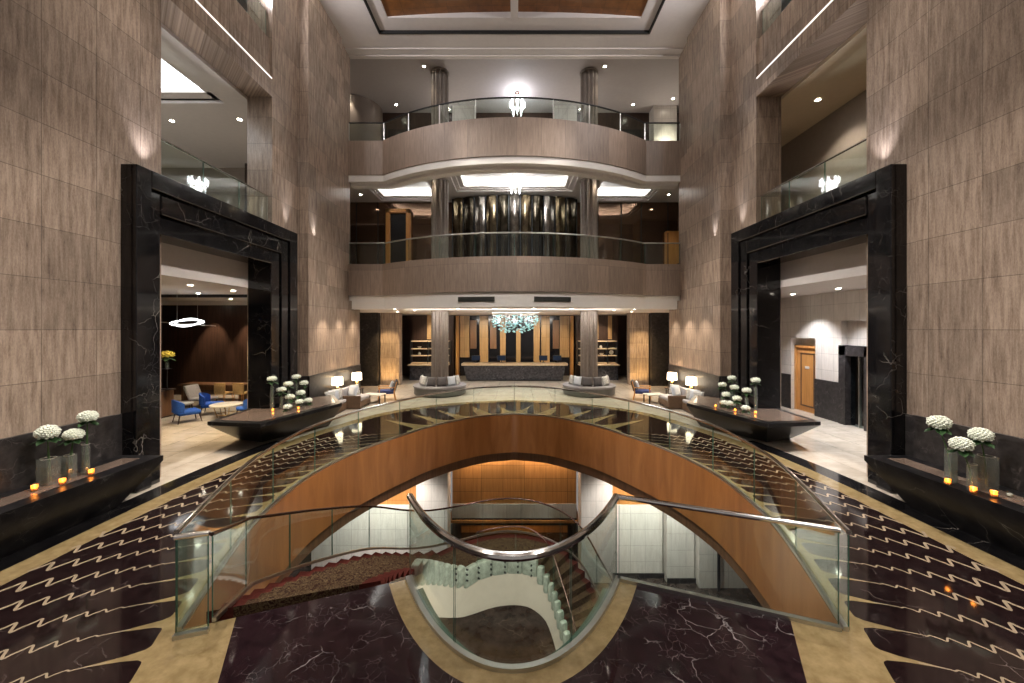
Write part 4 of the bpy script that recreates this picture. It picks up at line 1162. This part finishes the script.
    m = Matrix.Translation((0, .36, .42)) @ Matrix.Rotation(-.28, 4, 'X')
    b = nb(); box(b, -.32, .32, -.05, .05, 0, .50, 0, .04, 3, m); obj('backrest', b, 'dk_fab', t)
    a = t.rotation_euler.z
    cushion('grey blue cushion against the back of the %s timber armchair' % sd, (ax - math.sin(a) * .20, ay + math.cos(a) * .20, .465), a, .28, 'pale_fab', .42, 'cushions on the armchairs')
    t = thing('coffee_table', 'low white topped table between the %s armchair and sofa' % sd, 'table', (s * 6.28, 17.85, 0), s * .2, 'low white tables')
    b = nb(); box(b, -.42, .42, -.28, .28, .36, .40, 0, .008, 1); obj('tabletop', b, 'stone_white', t)
    for i in (-1, 1):
        for j in (-1, 1):
            b = nb(); box(b, i * .38 - .02, i * .38 + .02, j * .24 - .02, j * .24 + .02, 0, .36); obj('leg', b, 'dark_plastic', t)

# ------------------------------------------------------------------ left lounge
def tub_chair(label, x, y, rz, mat, group='blue lounge chairs'):
    t = thing('lounge_chair', label, 'chair', (x, y, 0), rz, group)
    b = nb(); box(b, -.34, .34, -.36, .30, .28, .44, 0, .07, 3); obj('seat', b, mat, t)
    b = nb(); pts = [(.42 * math.sin(a), .10 + .30 * math.cos(a)) for a in [(-80 + 10 * i) * PI / 180 for i in range(17)]]
    hs = [.66 + .18 * math.cos((i - 8) / 8 * 1.35) for i in range(17)]
    wall_strip(b, pts, [.40 - .02 * 0 for _ in pts], hs, .07, 0, side=1)
    for f in b.faces: f.smooth = True
    obj('backrest', b, mat, t)
    for i in (-1, 1):
        for j in (-1, 1):
            b = nb(); tube(b, [(i * .28, j * .28 - .03, .29), (i * .33, j * .34 - .03, 0)], [.022, .014], 8); obj('leg', b, 'dark_wood', t)
tub_chair('royal blue tub chair nearest the portal in the left lounge', -11.7, 14.2, 2.5, 'blue')
tub_chair('royal blue tub chair behind the nearest one beside the round coffee table', -11.85, 15.6, 2.0, 'blue')
tub_chair('dark blue tub chair at the far side of the round coffee table', -9.9, 14.95, -1.9, 'blue')
def slant_chair(label, x, y, rz, mat):
    t = thing('lounge_chair', label, 'chair', (x, y, 0), rz, 'grey lounge chairs')
    b = nb(); box(b, -.34, .34, -.40, .36, .30, .42, 0, .05, 3); obj('seat', b, mat, t)
    m = Matrix.Translation((0, .34, .36)) @ Matrix.Rotation(-.42, 4, 'X')
    b = nb(); box(b, -.34, .34, -.06, .06, 0, .62, 0, .05, 3, m); obj('backrest', b, mat, t)
    for i in (-1, 1):
        for j in (-1, 1):
            b = nb(); tube(b, [(i * .30, j * .32, .31), (i * .31, j * .36, 0)], [.02, .014], 8); obj('leg', b, 'dark_wood', t)
slant_chair('grey slant backed chair left of the blue tub chairs', -13.2, 15.6, 1.7, 'grey_fab')
slant_chair('second grey slant backed chair deeper in the lounge by the long table', -13.2, 16.9, 1.5, 'grey_fab')
t = thing('coffee_table', 'round pale topped coffee table with brass frame among the blue chairs', 'table', (-10.9, 15.1, 0))
b = nb(); lathe(b, [(.53, .42), (.55, .44), (.55, .47), (.53, .48)], seg=40); obj('tabletop', b, 'stone_white', t)
for i in range(4):
    a = PI / 4 + i * PI / 2
    b = nb(); tube(b, [(.42 * math.cos(a), .42 * math.sin(a), .42), (.30 * math.cos(a), .30 * math.sin(a), .0)], .015, 8); obj('leg', b, 'brass', t)
b = nb(); tube(b, [(.33 * math.cos(a), .33 * math.sin(a), .1) for a in [i * PI / 12 for i in range(24)]], .012, 6, 0, True); obj('ring_stretcher', b, 'brass', t)
t = thing('long_table', 'long walnut communal table at the back of the left lounge', 'table', (-13.9, 18.6, 0), -.08)
b = nb(); box(b, -1.6, 1.6, -.42, .42, .70, .76, 0, .01, 1); obj('tabletop', b, 'mid_wood', t)
for i in (-1, 1):
    b = nb(); box(b, i * 1.4 - .04, i * 1.4 + .04, -.36, .36, 0, .70); obj('leg', b, 'mid_wood', t)
b = nb(); box(b, -1.36, 1.36, -.02, .02, .45, .70); obj('apron', b, 'mid_wood', t)
for i, w in enumerate(('first', 'second', 'third')):
    x = -12.95 + i * .82
    t = thing('dining_chair', '%s of the mustard dining chairs along the long walnut table, counted from the blue chairs' % w, 'chair', (x, 17.75, 0), PI - .08, 'mustard dining chairs')
    b = nb(); box(b, -.25, .25, -.25, .25, .42, .50, 0, .03, 2); obj('seat', b, 'mustard', t)
    b = nb(); box(b, -.26, .26, .20, .27, .48, .92, 0, .03, 2); obj('backrest', b, 'mustard', t)
    for a in (-1, 1):
        for c in (-1, 1):
            b = nb(); tube(b, [(a * .21, c * .21, .43), (a * .22, c * .22, 0)], .016, 8); obj('leg', b, 'door_wood', t)
t = thing('table_ornament', 'pair of tall thin clear stems standing on the long walnut table', 'ornament', (-13.1, 18.5, .76))
b = nb(); lathe(b, [(.07, 0), (.07, .015), (.01, .02), (.01, .42)], (0, 0, 0), 12); lathe(b, [(.07, 0), (.07, .015), (.01, .02), (.01, .34)], (.18, .05, 0), 12); obj('stems', b, 'glass_clear', t)
t = thing('console', 'dark timber console at the left edge of the lounge', 'cabinet', (-13.75, 14.9, 0))
b = nb(); box(b, -.75, .75, -.3, .3, .06, 1.0, 0, .01, 1); obj('body', b, 'mid_wood', t)
b = nb(); box(b, -.8, .8, -.34, .34, 1.0, 1.05, 0, .008, 1); obj('top', b, 'dark_wood', t)
b = nb(); box(b, -.7, .7, -.25, .25, 0, .06); obj('plinth', b, 'dark_wood', t)
t = thing('flower_stand', 'tall slim stand on the console carrying the vase of yellow flowers', 'stand', (-13.0, 14.9, 1.05))
b = nb(); lathe(b, [(.16, 0), (.16, .02), (.02, .04), (.02, .74), (.15, .76), (.15, .78)], seg=20); obj('stand', b, 'dark_plastic', t)
LTs = LT
bouquet(-13.0, 14.9, 1.83, 2.36, .24, 'round bunch of yellow flowers before the dark lounge wall', 'pale vase of yellow flowers standing on the tall stand', .26, .07, False, False, 'yellow lounge flowers', 'yellow lounge vase', 'petal_y')
t = thing('ring_pendant', 'white glowing double ring pendant lamp in the left lounge', 'lamp', (-11.5, 14.0, 3.54), .3)
def ring_bm(r, tilt, rot):
    b = nb(); m = Matrix.Rotation(rot, 3, 'Z') @ Matrix.Rotation(tilt, 3, 'X')
    tube(b, [m @ Vector((r * math.cos(a), r * math.sin(a), 0)) for a in [i * PI / 24 for i in range(48)]], .02, 8, 0, True); return b
obj('light_ring', ring_bm(.46, .22, 0), 'ring_on', t); obj('light_ring', ring_bm(.33, -.42, .8), 'ring_on', t)
b = nb()
for x in (-.3, .3): tube(b, [(x, 0, .0), (x, 0, 1.09)], .006, 6)
obj('suspension_wire', b, 'steel', t)
b = nb(); tube(b, [(-.85, 0, .02), (.85, .02, -.12)], .012, 6); obj('cross_bar', b, 'steel', t)

# ------------------------------------------------------------------ chandeliers
def crystal_chandelier(label, x, y, ztop, drop, n=8):
    t = thing('crystal_chandelier', label, 'chandelier', (x, y, ztop), 0, 'crystal chandeliers')
    b = nb(); lathe(b, [(.03, -.10), (.13, -.05), (.13, 0)], seg=20); obj('ceiling_rose', b, 'dark_bronze', t)
    b = nb(); tube(b, [(0, 0, 0), (0, 0, -drop + .1)], .02, 8); lathe(b, [(.01, -drop), (.06, -drop + .08), (.02, -drop + .16)], seg=12); obj('stem', b, 'steel', t)
    for i in range(n):
        a = 2 * PI * i / n; ca, sa = math.cos(a), math.sin(a)
        b = nb(); tube(b, [(0, 0, -drop * .62), (.2 * ca, .2 * sa, -drop * .72), (.38 * ca, .38 * sa, -drop * .66)], .014, 6)
        arm = obj('arm', b, 'steel', t)
        b = nb(); lathe(b, [(.03, -drop * .66), (.055, -drop * .60), (.05, -drop * .42), (.02, -drop * .40)], (.38 * ca, .38 * sa, 0), 12); obj('crystal_lamp', b, 'crystal_on', arm)
        b = nb(); lathe(b, [(.004, -drop * .92), (.03, -drop * .84), (.025, -drop * .70), (.006, -drop * .67)], (.30 * ca, .30 * sa, 0), 8); obj('crystal_drop', b, 'crystal_on' if i % 2 else 'glass_clear', arm)
    return t
crystal_chandelier('bright crystal chandelier hanging over the highest balcony', .15, 22, 16.37, 1.3)
crystal_chandelier('crystal chandelier hanging before the rippled mirror screen', .05, 20.3, 11.59, 1.45)
point((.15, 22, 15.75), 60, .3, (.95, .95, 1)); point((.05, 20.3, 10.6), 40, .3, (1, .95, .9))
t = thing('glass_chandelier', 'wide cluster of turquoise blown glass discs over the reception desk', 'chandelier', (.05, 22.2, 4.22))
b = nb(); box(b, -1.3, 1.3, -.5, .5, -.06, 0, 0, .01, 1); obj('ceiling_plate', b, 'steel', t)
rnd = random.Random(5); discs = []
for k in range(3):
    b = nb(); lathe(b, [(.01, -.035), (.06, -.03), (.085, 0), (.05, .025), (.015, .03)], seg=14); discs.append(b)
dm = []
for b in discs:
    me = bpy.data.meshes.new('glass_disc'); bmesh.ops.recalc_face_normals(b, faces=b.faces); b.to_mesh(me); b.free(); me.materials.append(M['bubble']); dm.append(me)
wires = nb()
P_ = []
for i in range(190):
    u = (i + .5) / 190; z = -.14 - .98 * ((i * .618034) % 1.0)
    x = -1.28 + 2.56 * rnd.random() * 1.0; y = -.45 + .9 * rnd.random()
    if z < -.85 and abs(x) > 1.0: continue
    P_.append((x, y, z))
P_.sort(key=lambda p: p[1])
for i, (x, y, z) in enumerate(P_[:100]):
    o = bpy.data.objects.new('glass_disc', dm[i % 3]); C.objects.link(o); o.parent = t; o.location = (x, y, z); sc1 = .65 + .45 * rnd.random(); o.scale = (sc1, sc1, sc1); o.rotation_euler = (rnd.uniform(-.4, .4), rnd.uniform(-.4, .4), 0)
b = nb()
for (x, y, z) in P_[100:]:
    lathe(b, [(.01, -.035), (.055, -.03), (.075, 0), (.045, .025), (.015, .03)], (x, y, z), 12)
o = obj('glass_discs', b, 'bubble', t); o['kind'] = 'stuff'
b = nb()
for (x, y, z) in P_: tube(b, [(x, y, z), (x, y, -.06)], .002, 3)
obj('suspension_wire', b, 'steel', t)
for x in (-.9, 0, .9): point((x, 22.2, 3.75), 6, .12, (.8, .97, 1))

# ------------------------------------------------------------------ downlights, grilles, sconces
def downlight(x, y, z, label, power, size=70, tgt=None, col=(1, .86, .68), r=.07, group='recessed downlights'):
    t = thing('recessed_downlight', label, 'downlight', (x, y, z), 0, group)
    b = nb(); lathe(b, [(r * 1.35, -.012), (r * 1.35, 0), (r, 0), (r, -.012)], seg=20, caps=False)
    lathe(b, [(r, -.012), (r * 1.35, -.012)], seg=20, caps=False); obj('trim_ring', b, 'steel', t)
    b = nb(); lathe(b, [(r * .98, -.008), (r * .98, -.004)], seg=20); obj('lens', b, 'lamp_on', t)
    if power: spot((x, y, z - .03), tgt or (x, y, z - 3), power, size, .6, col, .05)
LOB = [('outermost left', -6.3, 21.4), ('second from the left', -5.0, 20.0), ('third from the left', -5.6, 18.6), ('fourth from the left', -2.6, 18.3), ('left of the glass chandelier', -.9, 18.2)]
for nm, x, y in LOB:
    downlight(x, y, 4.235, '%s small downlight under the lobby ceiling' % nm, 150)
    downlight(-x, y, 4.235, '%s small downlight under the lobby ceiling' % nm.replace('left of', 'right of').replace('from the left', 'from the right').replace('outermost left', 'outermost right'), 150)
for s in (-1, 1):
    sd = SIDE[s]
    downlight(s * 8.7, 22.5, 10.895, 'downlight in the second floor ceiling beyond the %s coffer' % sd, 90)
    downlight(s * 4.1, 19.8, 10.895, 'downlight beside the %s column top in the second floor ceiling' % sd, 90)
    downlight(s * 1.5, 18.6, 10.895, 'downlight %s of the middle coffer edge in the second floor ceiling' % sd, 90)
    downlight(s * 4.5, 19.8, 16.375, 'downlight beside the %s column top in the highest ceiling' % sd, 110)
    downlight(s * 6.9, 23.2, 16.375, 'downlight near the back wall in the %s part of the highest ceiling' % sd, 110)
    t = thing('air_grille', 'long dark air grille in the curved white bulkhead %s of the centre' % sd, 'vent', (s * 1.58, 16.42 , 4.54), s * .16, 'air grilles')
    b = nb(); box(b, -.78, .78, -.02, .03, -.10, .10, 0, .006, 1); obj('frame', b, 'grille', t)
    b = nb()
    for i in range(7): box(b, -.74, .74, -.03, -.015, -.085 + i * .026, -.075 + i * .026)
    obj('slats', b, 'dark_plastic', t)
downlight(9.0, 22.6, 16.375, 'downlight over the pale wall pier at the far right of the highest ceiling', 160)
downlight(-9.2, 21.9, 16.375, 'downlight over the round drum at the far left of the highest ceiling', 160)
downlight(9.9, 12.97, 10.79, 'bright downlight in the cream ceiling above the right portal', 220, 110)
for nm, x, y in (('nearest', -12.3, 14.3), ('second', -9.8, 14.2), ('third', -10.6, 16.5)): downlight(x, y, 10.795, '%s small spot in the grey ceiling above the left portal' % nm, 60)
downlight(-9.6, 11.8, 4.625, 'bright downlight in the lounge ceiling behind the left portal', 420, 95, None, (1, .76, .46))
downlight(-11.6, 14.6, 4.625, 'downlight in the lounge ceiling over the blue tub chairs', 300, 80, None, (1, .86, .68))
downlight(-13.2, 19.2, 4.625, 'downlight washing the walnut lounge wall, first from the ring pendant', 330, 55, (-13.3, 20, 1.0), (1, .75, .5))
downlight(-15.0, 19.2, 4.625, 'downlight washing the walnut lounge wall, second from the ring pendant', 330, 55, (-15.1, 20, 1.0), (1, .75, .5))
downlight(-12.4, 17.4, 4.625, 'added downlight brightening the mustard dining chairs in the lounge', 330, 80, None, (1, .80, .55))  # extra spot added to brighten the long table
downlight(-9.6, 13.6, 4.625, 'downlight in the lounge ceiling over the walkway before the coffee table', 420, 60, None, (1, .76, .46))
downlight(10.5, 15.0, 4.625, 'downlight before the honey timber door behind the right portal', 420, 100, None, (.97, .97, 1))
downlight(10.5, 12.9, 4.625, 'downlight before the dark glazed doorway behind the right portal', 420, 100, None, (.97, .97, 1))
downlight(9.6, 10.4, 4.625, 'downlight in the corridor ceiling nearest the right portal', 380, 100, None, (.97, .97, 1))
def sconce(x, y, z, label):
    t = thing('wall_sconce', label, 'lamp', (x, y, z), 0, 'wall sconces')
    b = nb(); lathe(b, [(.02, -.22), (.06, -.12), (.03, -.02), (.02, 0)], (0, -.06, 0), 12); box(b, -.05, .05, -.05, 0, -.2, .02); obj('bracket', b, 'dark_bronze', t)
    for i in (-1, 1):
        b = nb(); tube(b, [(0, -.06, -.05), (i * .12, -.1, -.1), (i * .16, -.1, .05)], .012, 6); a = obj('arm', b, 'dark_bronze', t)
        b = nb(); lathe(b, [(.03, .05), (.05, .18)], (i * .16, -.1, 0), 12); obj('lamp_shade', b, 'shade', a)
    point((x, y - .25, z + .35), 55, .1, (1, .9, .75))
sconce(8.8, 23.3, 13.6, 'two armed wall sconce on the pale pier at the far right of the top balcony')
for x in (-3.0, 3.0): point((x, 22.9, 13.4), 60, .1, (1, .92, .8))

# ------------------------------------------------------------------ lighting of the hall
WARM = (1, .84, .66); NEUT = (1, .91, .82)
for s in (-1, 1):
    for y in (1.5, 5.0, 8.5, 12.0, 14.5):       # added unseen spots outside the frame, brightening the opposite wall
        downlight(s * 6.9, y, 15.945, 'added unseen spot lighting the hall, row along the %s wall' % SIDE[s], 3000, 35, (s * -7.7, y + .5, .8), NEUT, .12, 'added hall ceiling spots ' + SIDE[s])
    for y in (3.5, 8.0, 12.5):
        downlight(s * 6.3, y, 15.945, 'added unseen spot lighting the %s walkway' % SIDE[s], 2200, 48, (s * 5.2, y, 0), NEUT, .12, 'added walkway ceiling spots ' + SIDE[s])  # added out of view to light the walkway floor
    # upward spots on the portals
    spot((s * 7.72, 8.5, 6.70), (s * 8.05, 8.6, 11), 60, 70, .9, (.95, .93, 1)); spot((s * 7.72, 13.75, 6.70), (s * 7.95, 13.8, 11), 70, 50, .8, (.95, .95, 1))
    spot((s * 7.40, 14.9, 6.70), (s * 7.6, 14.5, 11), 40, 60, .8, (.9, .92, 1))
    spot((s * 7.76, 9.2, 6.74), (s * 8.05, 10.6, 10.9), 130, 46, .5, (.98, .93, .95))
    # warm grazing light over the dado of the lobby end
    for y in (15.6, 17.0, 18.5): spot((s * 6.9, y, 4.1), (s * 7.5, y, 1.0), 80, 95, .9, WARM)
    spot((s * 7.4, 22.2, 4.1), (s * 7.3, 23.4, .5), 260, 70, .8, (1, .68, .32))
    for xx in (7.0, 7.6): spot((s * xx, 22.6, .1), (s * xx, 23.35, 1.6), 45, 110, .9, (1, .62, .22))
    # room behind the portals
    spot((s * 6.2, 19.5, 4.15), (s * 6.0, 18.5, 0), 200, 90, .8, WARM)
    # lower hall
    for x in (3.9, 5.0, 6.2): spot((s * x, 13.2, -1.6), (s * x, 14.9, -4.2), 210, 95, .9, (1, .96, .90))
    spot((s * 3.6, 13.2, -1.6), (s * 3.0, 14.7, -4.2), 40, 95, .9, (1, .93, .85))
    spot((s * 4.3, 13.4, -1.6), (s * 4.6, 14.9, -2.2), 40, 120, .9, (1, .80, .55))
area((0, 15.55, -1.56), (0, 15.68, -4), 50, 4.4, .08, (1, .86, .66))
area((0, 7.5, -1.7), (0, 9.5, -6), 50, 3.0, .4, NEUT)
point((0, 17.2, -4.6), 40, .2, (1, .7, .4))
for x in (-2.2, 0, 2.2): spot((x, 24.6, 4.15), (x, 27.9, 1.6), 320, 75, .8, (1, .80, .52))
for x in (-5.5, 5.5): spot((x, 24.8, 4.15), (x, 26.6, 1.8), 280, 80, .8, (1, .86, .64))
area((0, 18.6, 4.1), (0, 22.5, 4.3), 120, 10, .1, NEUT)
for x in (-5, -2.5, 0, 2.5, 5): spot((x, 23.2, 4.15), (x, 22.8, 0), 220, 95, .8, NEUT)  # spots added without fittings to brighten the lobby floor
for x in (-4, 0, 4): spot((x, 21.6, 4.15), (x * .45, 19.6, 0), 320, 80, .8, NEUT)
for y in (0, 6, 12): area((0, y, 15.9), (0, y, 0), 70, 9, 1.0, NEUT)  # added overhead fill for the hall, out of view

for s in (-1, 1):
    spot((s * 6.6, 2.5, 15.9), (s * 2.5, 16.4, 5.5), 2600, 34, .8, NEUT, .12)  # added unseen spots to brighten the lobby bulkhead and balcony fascias
    spot((s * 6.6, 1.0, 15.9), (s * 2.5, 16.4, 11.0), 900, 34, .8, NEUT, .12)
    for y in (10.0, 12.2): spot((s * 8.3, y, 14.6), (s * 5.6, y + 3, 15.95), 420, 140, .9, (1, .95, .95), .2)  # upward spots added out of view to lift the hall ceiling

w = bpy.data.worlds.new('World'); sc.world = w; w.use_nodes = True
w.node_tree.nodes['Background'].inputs[0].default_value = (.9, .82, .76, 1); w.node_tree.nodes['Background'].inputs[1].default_value = .16

# ------------------------------------------------------------------ camera and view
cam = bpy.data.cameras.new('camera'); co = bpy.data.objects.new('camera', cam); C.objects.link(co)
co.location = (.025, 0, 3.35); co.rotation_euler = (PI / 2, 0, 0)
cam.lens = 398 / 1024 * 36; cam.sensor_width = 36; cam.shift_x = -3 / 1024; cam.shift_y = -13.5 / 1024
cam.clip_start = .05; cam.clip_end = 200
sc.camera = co
sc.view_settings.view_transform = 'Standard'; sc.view_settings.look = 'None'
sc.view_settings.gamma = 1; sc.view_settings.use_curve_mapping = False; sc.view_settings.exposure = 0.78
cy = sc.cycles
cy.max_bounces = 10; cy.transparent_max_bounces = 24; cy.diffuse_bounces = 4; cy.glossy_bounces = 5
cy.sample_clamp_indirect = 6; cy.caustics_reflective = False; cy.caustics_refractive = False
cy.use_denoising = True
